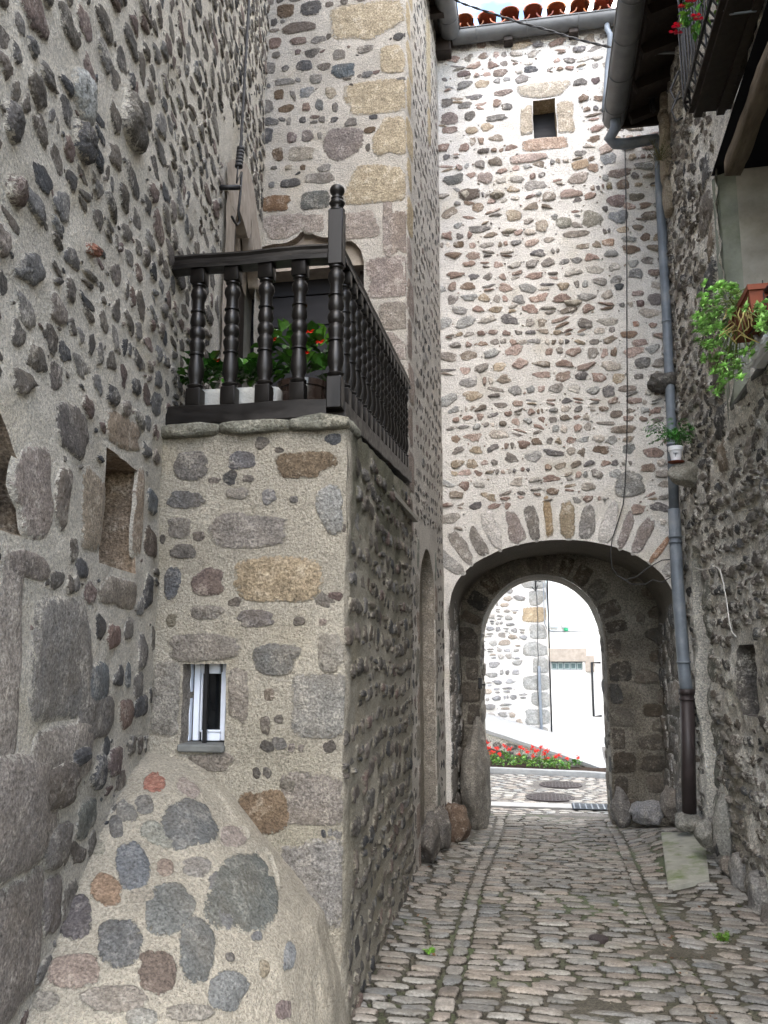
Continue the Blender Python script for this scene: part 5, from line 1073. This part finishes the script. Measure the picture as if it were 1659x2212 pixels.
# geraniums
pos = [(.248*x+1014.9, 1206.9+.248*y) for x, y in ((150, 1770), (205, 1765), (255, 1755), (300, 1720), (345, 1735), (390, 1755), (440, 1740), (490, 1745), (545, 1755), (600, 1690), (650, 1760), (690, 1725), (730, 1785), (775, 1790), (830, 1800), (925, 1800))]
heads = [(305, 1627), (165, 1652), (235, 1650), (158, 1697), (198, 1688), (257, 1700), (345, 1657), (440, 1640), (462, 1655), (430, 1707), (500, 1685), (550, 1645), (565, 1672), (590, 1668), (552, 1713), (620, 1640), (650, 1692), (680, 1675), (658, 1670), (678, 1740), (750, 1725), (775, 1712), (845, 1742), (938, 1733), (140, 1610)]
hp = [(.248*x+1014.9, 1206.9+.248*y) for x, y in heads]; used = set()
labs = {}
for i, (u, v) in enumerate(pos):
    y_ = 17.35-(i % 3)*.2-.1*(u-1050)/100*1.2; base = hy(u, v, y_); xk = base[0]; kk = np.clip((y_-np.interp(xk, kl[:, 0], kl[:, 1])-.06)/max(.2, pw_y(xk)-.1-np.interp(xk, kl[:, 0], kl[:, 1])-.06), 0, 1); zb = kz+.07+(max(par(xk)-.32, kz+.1)-kz-.07)*kk*.9
    base = np.array([xk, y_, zb]); side = 'leftmost' if i == 0 else 'rightmost' if i == len(pos)-1 else None
    nh = [q for j, q in enumerate(hp) if abs(q[0]-u) < 8 and j not in used]
    for j, q in enumerate(hp):
        if abs(q[0]-u) < 8: used.add(j)
    ords = ['first', 'second', 'third', 'fourth', 'fifth', 'sixth', 'seventh', 'eighth', 'ninth', 'tenth', 'eleventh', 'twelfth', 'thirteenth', 'fourteenth', 'fifteenth', 'sixteenth']
    lab = (side+' red geranium of the flower bed beyond the gate') if side else ords[i]+' red geranium from the left in the bed beyond the gate'
    t = thing('geranium', base, lab, 'flower', 'red geraniums in the bed beyond the gate')
    mbl, stl = leafy(R1, base+[0, 0, .04], (.11, .08, .12), 32, .055, .05, GRN, .15); mbl.build('leaves', M['leaf'], t, smooth=False)
    stl.build('stems', M['leaf'], t)
    for (uu, vv) in nh:
        m2 = MB(); c = hy(uu, vv, y_-.03); m2.tube([base+[0, 0, .1], c], .005, 5, (.05, .15, .02, 1))
        for k in range(12): blossom(m2, c+R1.normal(size=3)*np.array([.022, .016, .018]), .022, (.85, .03, .015), R1)
        m2.build('flower_head', M['petal'], t, smooth=False)
# balcony plants
t = thing('planter', (-1.55, 4.56, 2.86), 'long white rough planter with green begonias behind the balcony front', 'planter')
mb = MB(); x0, x1 = hy(400, 860, 4.5)[0], hy(597, 860, 4.5)[0]; zt2 = hy(500, 838, 4.5)[2]
P = []; 
for k in range(25):
    a = k/24*2*PI; cx_, cy_ = (x0+x1)/2, 4.6; hw, hd = (x1-x0)/2, .10; ex = .35
    X_ = cx_+hw*np.sign(math.cos(a))*abs(math.cos(a))**ex; Y_ = cy_+hd*np.sign(math.sin(a))*abs(math.sin(a))**ex; P.append([(X_, Y_, z) for z in np.linspace(2.87, zt2, 9)]+[((X_-cx_)*.92+cx_, (Y_-cy_)*.85+cy_, zt2), ((X_-cx_)*.92+cx_, (Y_-cy_)*.85+cy_, zt2-.05)])
P = np.array(P); P = P+np.stack([vnoise(P, 25, 1), vnoise(P, 25, 2), vnoise(P, 20, 4)], -1)*.004; mb.grid(P)
tr = mb.build('trough', simple('rough_white_pot', (.33, .335, .32), .85, 0, .12, 10, 1.2, 45, .2), t)
mb = MB(); mb.box(((x0+x1)/2, 4.6, zt2-.04), ((x1-x0)/2*.92, .085, .01)); mb.build('soil', M['soil'], t, smooth=False)
DG = [(.3, .45, .3), (.2, .34, .22), (.5, .6, .4), (.25, .35, .3)]
lm = MB()
for (u, v, n_, rad) in ((425, 800, 22, (.12, .1, .12)), (465, 800, 26, (.14, .1, .13)), (520, 805, 26, (.14, .1, .13)), (560, 800, 26, (.13, .1, .14))):
    c = hy(u, v+25, 4.6); a_, b_ = leafy(R1, c, rad, n_*2, .075, .06, DG, .25); lm.v += a_.v; lm.c += a_.c; lm.m += a_.m
    for q in a_.q: lm.q.append(q+lm.n)
    for q in a_.t: lm.t.append(q+lm.n)
    lm.n += a_.n
lm.build('leaves', M['leaf'], t, smooth=False)
for u, v in ((468, 780), (590, 735)): mb = MB(); blossom(mb, hy(u, v, 4.52), .03, (.6, .04, .02), R1, 6); mb.build('flower', M['petal'], t, smooth=False)
pc = hy(655, 860, 4.72); t = thing('flower_pot', (pc[0], 4.72, 2.86), 'dark glazed pot with a large red flowered green plant behind the corner post', 'flower pot')
mb = MB(); rz = hy(655, 818, 4.6)[2]; mb.lathe([(.09, 2.865), (.12, 2.9), (.145, rz-.04), (.155, rz-.035), (.158, rz), (.145, rz), (.14, rz-.03), (.001, rz-.03)], (pc[0], 4.72, 0), 26); mb.build('pot', simple('dark_glazed_pot', (.03, .02, .016), .25, 0, .4, 6, .05, 30), t, angle=40)
lm = MB()
for (u, v, rad, n_) in ((620, 760, (.17, .12, .2), 46), (690, 760, (.14, .12, .18), 46), (655, 800, (.2, .12, .12), 36)):
    c = hy(u, v+15, 4.7); a_, b_ = leafy(R1, c, rad, n_, .095, .075, [(.5, .6, .4), (.3, .42, .3), (.7, .75, .5)], .2)
    for q in a_.q: lm.q.append(q+lm.n)
    for q in a_.t: lm.t.append(q+lm.n)
    lm.v += a_.v; lm.c += a_.c; lm.m += a_.m; lm.n += a_.n
lm.build('leaves', M['leaf'], t, smooth=False)
for u, v in ((670, 718), (662, 763), (692, 740)): mb = MB(); blossom(mb, hy(u, v, 4.58), .032, (.8, .06, .03), R1, 6); mb.build('flower', M['petal'], t, smooth=False)
# fern pot on the small ledge
fp = hx(1461, 1000, 1.50); t = thing('flower_pot', fp, 'small white pot with a dragonfly motif and dark feathery plant on a wall ledge', 'flower pot')
mb = MB(); ht = hx(1461, 962, 1.50)[2]-fp[2]; rr = .075; mb.lathe([(rr*.62, .012), (rr*.85, ht*.7), (rr*.88, ht*.72), (rr*.98, ht*.74), (rr, ht), (rr*.9, ht), (rr*.88, ht*.85), (.001, ht*.85)], fp, 24); po = mb.build('pot', M['white'], t, angle=40)
mb = MB(); cdir = np.array([-fp[0], -fp[1], 0]); cdir /= np.linalg.norm(cdir); pr = np.cross([0, 0, 1.], cdir); cc_ = fp+cdir*(rr*.79)+np.array([0, 0, ht*.45])
mb.tube([cc_+pr*.003+[0, 0, .026], cc_-pr*.006+[0, 0, -.022]], .0028, 5, (.02, .03, .05, 1))
for sg in (-1, 1):
    for z_ in (.012, .002): mb.tube([cc_+[0, 0, z_], cc_+pr*sg*.028+[0, 0, z_+.012]], [.0035, .0012], 5, (.02, .03, .05, 1))
mb.build('dragonfly_motif', M['paint'], po)
mb = MB(); mb.lathe([(.001, 0), (rr*.9, 0), (rr*1.15, .014), (rr*1.1, .014), (.001, .006)], fp, 24); mb.build('saucer', M['terra'], t, angle=40)
mb = MB()
for k in range(60):
    a = R1.uniform(0, 2*PI); L = R1.uniform(.12, .30); o = np.array([math.cos(a), math.sin(a)*.8, 0]); b0_ = fp+np.array([0, 0, ht]); k_up = R1.uniform(.8, 3.2)
    pts = [b0_+o*L*s_+np.array([0, 0, L*(k_up*s_-k_up*.75*s_*s_)+.02]) for s_ in np.linspace(.05, 1, 7)]
    for i_ in range(1, 7):
        d = pts[i_]-pts[i_-1]
        for sg in (-1, 0, 1): leafset(mb, pts[i_], d/np.linalg.norm(d)+np.cross(d, [0, 0, 1])/np.linalg.norm(d)*sg*1.3, .04, .011, np.array((.5, .8, .7))*R1.uniform(.7, 1.5))
mb.build('leaves', M['leaf'], t, smooth=False)
# ledge stone under the pot
mb = MB(); boulder(mb, fp+[.09, .02, -.13], (.16, .13, .125), (.3, .29, .25), 500, 16, .12); mb.build('ledge_stone', M['rough'], rh)
# sedum planter on a white bracket at the window bay
sp = hx(1598, 690, 1.5); t = thing('planter', sp-[0, 0, .12], 'terracotta balcony planter overflowing with pale green sedum on the right wall', 'planter')
mb = MB(); Lp = .42; ang = math.atan2(-RW.U[0], RW.U[1])
def trough(mb, c, hl, hw, hh, R):
    for (z0, z1, k0, k1) in ((-hh, hh*.6, .8, .95), (hh*.6, hh*.6, .95, 1.06), (hh*.6, hh, 1.06, 1.08), (hh, hh, 1.08, .92), (hh, -hh*.5, .92, .8), (-hh, -hh, .8, .01)):
        def rg(k, z): return np.array([[x*hw*k, y*hl*(1-(1-k)*hw/hl*1.5), z] for x, y in ((-1, -1), (1, -1), (1, 1), (-1, 1), (-1, -1))])@R.T+c
        mb.grid(np.array([rg(k0, z0), rg(k1, z1)]))
RR = rotz(ang); pcn = hx(1616, 700, 1.46); trough(mb, pcn+[0, -.15, 0], .3, .09, .085, RR); mb.build('trough', M['terra'], t, smooth=False)
mb = MB(); mb.box(pcn+[0, -.15, .03], (.075, .27, .01), RR); mb.build('soil', M['soil'], t, smooth=False)
mb = MB(); stm = MB(); R2 = rng(140)
reg = [(1545, 620, 24, 12), (1580, 625, 26, 14), (1600, 640, 18, 10), (1530, 680, 28, 26), (1555, 700, 30, 30), (1520, 710, 22, 30), (1545, 760, 26, 26), (1560, 790, 20, 20), (1530, 650, 22, 14), (1600, 660, 22, 18), (1510, 690, 12, 10), (1620, 760, 12, 14), (1570, 620, 20, 8), (1560, 820, 16, 16), (1550, 840, 18, 10), (1650, 700, 16, 50), (1590, 780, 14, 40)]
for (u, v, su, sv) in reg:
    for k in range(int(max(5, su*sv/34))):
        uu, vv = u+R2.uniform(-1, 1)*su, v+R2.uniform(-1, 1)*sv; xx = 1.42+R2.uniform(-.12, .1); c = hx(uu, vv, xx)
        ax = np.array([-.5, -.6, .35])+R2.normal(size=3)*.35; ax /= np.linalg.norm(ax); e1 = np.cross(ax, [0, 0, 1.]); e1 /= np.linalg.norm(e1); e2 = np.cross(ax, e1); tn = R2.uniform(.8, 1.6)*(1.15 if vv < 660 else 1)
        for lay, (nn, tilt_, L) in enumerate(((7, .25, .036), (6, .75, .028), (4, 1.6, .018))):
            for i_ in range(nn):
                a = i_*2*PI/nn+lay*.5; leafset(mb, c, (e1*math.cos(a)+e2*math.sin(a))+ax*tilt_, L*1.25*R2.uniform(.8, 1.15), .021, np.array((2.3, 1.75, 2.9))*tn*.95, .2, -.1)
        if k % 3 == 0:
            pm = np.array(pcn)+[R2.uniform(-.05, .05), R2.uniform(-.4, .1), .07]; stm.tube([pm, (pm+c)/2+[-.04, 0, .03], c-ax*.005], .0035, 5, (.9, .55, .5, 1), cap=False)
mb.build('leaves', M['leaf'], t, smooth=False)
for k in range(16):
    p0 = hx(1590+R2.uniform(-25, 30), 665, 1.36); pts = [p0+np.array([R2.uniform(-.02, .02)*i_, R2.uniform(-.02, .02)*i_, -.045*i_]) for i_ in range(R2.integers(3, 7))]; stm.tube(pts, .004, 5, (3.5, 1.2, 2.5, 1), cap=False)
stm.build('stems', M['leaf'], t)
# white metal bracket / white pots at the bay sill
t = thing('window_guard', hx(1640, 760, 1.5), 'white painted metal scroll guard on the sill below the sedum planter', 'window guard')
mb = MB(); p = lambda x, y, X_=1.5: hx(1316.6+.2976*x, 438.9+.2976*y, X_)
for off in (0, .12, .26): 
    q_ = np.array([0, -off*1.6, 0]); mb.tube([p(940, 1060)+q_, p(955, 1120)+q_, p(975, 1175)+q_, p(1010, 1190)+q_, p(1040, 1160)+q_, p(1060, 1080)+q_, p(1080, 1040)+q_], .016, 8)
mb.tube([p(1045, 1060), p(1045, 1060)+np.array([.1, -1.1, 0])], .02, 8); mb.tube([p(1000, 930), p(1000, 930)+np.array([.1, -1.1, 0])], .014, 8)
mb.build('scroll_bars', M['white'], t)
mb = MB(); c = p(1090, 1110, 1.58); mb.box(c+[0, -.25, .03], (.05, .33, .1), RR, bev=.02); mb.build('white_box', M['white'], t, smooth=False)
t = thing('handrail', hx(1650, 620, 1.5), 'black iron handrail and wires slanting above the sedum planter', 'handrail'); mb = MB(); pa_ = p(1050, 740, 1.47); pb_ = p(1180, 590, 1.47)
mb.tube([pa_, pb_, pb_+(pb_-pa_)], .018, 8); mb.tube([pa_+[0, 0, -.05], pb_+[0, 0, -.05]], .01, 6); mb.tube([p(1110, 560, 1.45), p(1115, 650, 1.45), p(1140, 760, 1.45), p(1130, 820, 1.45), p(1040, 840, 1.45), p(960, 900, 1.45)], .004, 5); mb.tube([p(1110, 820, 1.45), p(1060, 900, 1.45), p(1000, 970, 1.45), p(930, 950, 1.45)], .004, 5)
mb.build('bar', M['iron'], t)
# dry weeds growing at the pipe elbow
def weed(name, u, v, X_, n_, L, cols, label, spread=(1, 1, 1), seed=1, mat='leaf', lw=(.018, .008)):
    r_ = rng(seed); mb = MB(); b = hx(u, v, X_) if X_ is not None else hit(u, v, (0, .049, 1), (0, 0, .01))
    for k in range(n_):
        d = np.array([r_.normal()*spread[0], r_.normal()*spread[1], abs(r_.normal())*spread[2]+.3]); d /= np.linalg.norm(d); l = L*r_.uniform(.5, 1.1); pts = [b, b+d*l*.5+r_.normal(size=3)*l*.06, b+d*l+r_.normal(size=3)*l*.1]
        mb.tube(pts, .0022, 4, (*np.array(cols[0])*.8, 1), cap=False)
        for i_ in range(7): q_ = r_.uniform(.3, 1); pp = pts[0]*(1-q_)+pts[2]*q_; leafset(mb, pp+r_.normal(size=3)*.008, r_.normal(size=3)+[0, 0, .4], lw[0]*r_.uniform(.6, 1.3), lw[1], np.array(cols[r_.integers(len(cols))])*r_.uniform(.7, 1.3))
    return tag(mb.build(name, M[mat], smooth=False, loc=tuple(b)), label, 'weed')
weed('dry_weed', 1425, 345, 1.55, 46, .27, [(.9, .35, .6), (1.3, .5, .8), (.6, .35, .4)], 'dry brown weed sprouting by the pipe elbow high on the right wall', (.7, .9, .9), 5)
weed('small_weed', 932, 2062, None, 16, .05, [(1.2, 1.1, .8)], 'tiny bright green weed between the cobbles at lower left of the street', (1, 1, .8), 6, lw=(.02, .012))
weed('small_weed', 1560, 2030, None, 40, .06, [(1.0, .9, .7), (.9, .5, .6)], 'low clover like weed patch between cobbles at the right edge', (1.6, 1.6, .4), 7, lw=(.018, .012))
0 and weed('small_weed', 1390, 2010, None, 14, .04, [(.9, .9, .6)], 'faint weed tuft between cobbles near the valve cover', (1.4, 1.4, .4), 8, lw=(.016, .01))
weed('small_weed', 1385, 1775, None, 20, .08, [(1.2, 1.1, .8)], 'green tuft at the wall foot left of the downpipe', (1, 1, .8), 9)
# red flowers + iron guard at the top right
ig = thing('iron_balcony_guard', hx(1560, 200, 1.45), 'black wrought iron window guard holding flower pots at the top right', 'balcony guard')
mb = MB(); y0_, y1_ = 5.2, 6.45; xo, xi = 1.28, 1.6; zb_ = hx(1530, 205, 1.32)[2]+.34; zt2 = zb_+.75
for z_ in (zb_+.06, zt2): mb.tube([(xi, y1_, z_), (xo, y1_, z_), (xo, y0_, z_), (xi, y0_, z_)], .013, 6)
for k in range(13):
    y_ = y1_-k*.1; mb.tube([(xo, y_, zt2), (xo, y_, zb_+.06), (xo+.05, y_-.0, zb_-.02), (xi, y_, zb_-.04)], .009, 6)
for k in range(3): mb.tube([(xo+.1*k, y1_, zt2), (xo+.1*k, y1_, zb_+.05), (xo+.1*k+.02, y1_, zb_-.02)], .009, 6)
for sg in (0, .18): mb.tube([(xo-.02, y1_+.02, zb_+.35-sg), (xo-.09, y1_+.03, zb_+.2-sg), (xo-.06, y1_+.03, zb_+.1-sg), (xo-.01, y1_+.02, zb_+.12-sg)], .009, 6)
mb.tube([(xo-.03, y1_-.2, zt2+.1), (xo+.03, y1_-.1, zb_-.05)], .01, 6)
mb.build('iron_bars', M['iron'], ig)
mb = MB(); mb.box(((xo+xi)/2+.03, (y0_+y1_)/2, zb_-.03), ((xi-xo)/2, (y1_-y0_)/2, .012)); 
for k in range(2): mb.box((xo+.1+k*.17, (y0_+y1_)/2, zb_-.06), (.03, (y1_-y0_)/2+.01, .018))
mb.build('base_boards', M['darkwood'], ig, smooth=False)
pc = hx(1592, 15, 1.47); t = thing('flower_pot', pc-[0, 0, .12], 'square terracotta pot seen from below in a grey metal holder, top right', 'flower pot')
mb = MB(); trough(mb, pc+[0, 0, .03], .12, .10, .13, RR); mb.build('pot', M['terra'], t, smooth=False)
mb = MB(); a_ = pc+[0, -.125, -.13]; mb.tube([pc+[-.13, -.13, .2], pc+[-.115, -.13, -.12], pc+[-.08, -.13, -.15], pc+[.08, -.13, -.15], pc+[.115, -.13, -.12], pc+[.13, -.13, .2]], .008, 6); mb.build('holder', M['pipe'], t)
fc = hx(1500, 40, 1.22); t = thing('flowering_plant', fc, 'trailing plant with crimson flowers hanging over the iron guard, top right', 'plant')
a_, b_ = leafy(R2, fc+[.05, -.08, .02], (.13, .2, .2), 110, .06, .032, [(1.1, 1., .8), (.6, .8, .7), (1.7, 1.4, 1)], -.3, True); a_.build('leaves', M['leaf'], t, smooth=False)
for (u, v) in ((1477, 15), (1492, 6), (1506, 38), (1462, 57), (1460, 70)): 
    c = hx(u, v, 1.16); mb = MB()
    for k in range(2): blossom(mb, c+R2.normal(size=3)*.008, .038, (.6, .02, .07), R2, 6)
    mb.build('flower', M['petal'], t, smooth=False)
mb = MB(); 
for (u, v) in ((1462, 60), (1505, 38), (1480, 12)): mb.tube([hx(u, v, 1.17), hx((u+1500)/2, v-2, 1.2), hx(1512, 30, 1.24)], .003, 5, (.5, .7, .4, 1))
mb.build('stems', M['leaf'], t)
# ================================================================== cables and small ironwork
mb = MB(); Pc = [hit(u, v, LW.N, LW.O+LW.N*.12) for u, v in ((541, -60), (538, 40), (533, 140), (527, 240), (520, 322))]; tgt = thing('hanging_cable', Pc[-1], 'black twisted cable hanging from above to a hook by the left doorway', 'cable')
for sg in (0, 1): mb.tube([p_+np.array([.006*math.cos(i*2.1+sg*PI), 0, .0]) for i, p_ in enumerate([Pc[0]*(1-k/40)+Pc[-1]*k/40+np.array([0, 0, 0]) for k in range(41)])], .009, 6)
mb.build('cable', M['cable'], tgt)
mb = MB(); a_, b_ = Pc[-1], hit(516, 358, LW.N, LW.O+LW.N*.12)
for k in range(6): c = a_+(b_-a_)*k/5; mb.tube([c+[0, 0, .012], c-[0, 0, .012]], .03, 10)
mb.build('clamp', M['cable'], tgt)
mb = MB(); e_ = [hit(u, v, LW.N, LW.O+LW.N*.12) for u, v in ((514, 360), (511, 395), (522, 372), (519, 420), (515, 455), (518, 480), (512, 486), (506, 478), (501, 468))]; mb.tube([e_[0], e_[1], e_[2]], .006, 6); mb.tube(e_[2:], .010, 6)
mb.build('hook', M['iron'], tgt)
pa_ = LW.O+LW.U*5.5; q_ = hit(520, 405, LW.N, LW.O+LW.N*.16); mb = MB(); mb.tube([q_, q_-LW.N*.2], .02, 8); tag(mb.build('iron_peg', M['iron'], loc=tuple(q_-LW.N*.16)), 'short black iron peg sticking out of the left wall beside the hanging cable', 'peg')
# aerial cable
end = hx(1395, 117, 1.35)
pts = [hit(u, v, (.2, 1, 0), (0, 9, 0)) for u, v in ((960, -12), (1000, 8), (1060, 28), (1120, 48), (1180, 64), (1240, 83), (1300, 98), (1350, 108), (1392, 116), (1420, 112), (1445, 98), (1458, 82))]
t = thing('aerial_cable', pts[-4], 'twisted black overhead cable crossing the street in front of the gate gutter', 'cable'); mb = MB()
dens = np.array([[np.interp(k/80*11, range(12), [p_[i] for p_ in pts]) for i in range(3)] for k in range(81)])
for sg in (0, 1): mb.tube([p_+np.array([0, .008*math.sin(k*1.1+sg*PI), .008*math.cos(k*1.1+sg*PI)]) for k, p_ in enumerate(dens)], .008, 6)
mb.build('cable', M['cable'], t)
mb = MB(); c = (pts[8]+pts[9])/2; mb.box(c, (.05, .02, .022), bev=.004); mb.box(c+[0, 0, -.02], (.055, .012, .008)); bp = hit(1452, 118, (.2, 1, 0), (0, 9, 0)); mb.tube([c+[.06, 0, -.01], bp+[.1, 0, 0.01]], .014, 6); mb.build('clamp', M['zinc'], t, smooth=False)
# bundle of cables under the right eave
mb = MB(); 
for k in range(4): o_ = np.array([.02*math.cos(k*1.6), 0, .02*math.sin(k*1.6)]); mb.tube([hx(u, v, 1.55)+o_+R2.normal(size=3)*.004 for u, v in ((1418, -40), (1413, 30), (1408, 100), (1407, 170), (1410, 225), (1412, 240))], .012, 6)
for v in (70, 150, 210): c = hx(1411, v, 1.55); mb.tube([c+[-.05, 0, .0], c+[.05, 0, 0]], .01, 5)
tag(mb.build('cable_bundle', M['cable'], loc=tuple(hx(1410, 225, 1.55))), 'bundle of black cables running under the dark right eave', 'cable')
mb = MB(); wpts = [(1350, 318), (1352, 420), (1354, 560), (1354, 700), (1355, 860), (1354, 960), (1350, 1050), (1346, 1090), (1334, 1130), (1322, 1165), (1319, 1195), (1322, 1225), (1333, 1243), (1352, 1252), (1375, 1246), (1400, 1226), (1430, 1210), (1453, 1208)]
mb.tube([hy(u, v, GY-.035-(.04 if v > 1150 else 0)) for u, v in wpts], .0065, 6); mb.tube([hy(u, v, GY-.08) for u, v in ((1333, 1243), (1365, 1262), (1395, 1262), (1410, 1252), (1430, 1258), (1450, 1246))], .006, 6)
tag(mb.build('thin_wire', M['cable'], loc=tuple(hy(1322, 1225, GY-.06))), 'thin black wire running down the gate wall and looping under the arch', 'wire')
mb = MB(); mb.tube([hx(u, v, 1.5) for u, v in ((1502, 1226), (1516, 1231), (1530, 1229), (1546, 1224), (1556, 1232), (1563, 1262), (1570, 1300), (1575, 1340), (1581, 1365), (1590, 1375))], .0038, 6, (.6, .58, .55, 1)); tag(mb.build('thin_wire', M['paint'], loc=tuple(hx(1556, 1232, 1.5))), 'pale thin wire sagging down the lower right wall', 'wire')
mb = MB(); q_ = np.array([icx-irx+.0, 11.62, 1.22]); mb.box(q_, (.025, .03, .07), bev=.004); mb.box(q_+[.04, 0, -.02], (.03, .012, .012)); tag(mb.build('iron_latch', M['iron'], smooth=False, loc=tuple(q_)), 'small black iron latch on the left jamb inside the gate arch', 'latch')
for o in bpy.data.objects:
    if '_w' in o.keys(): del o['_w']
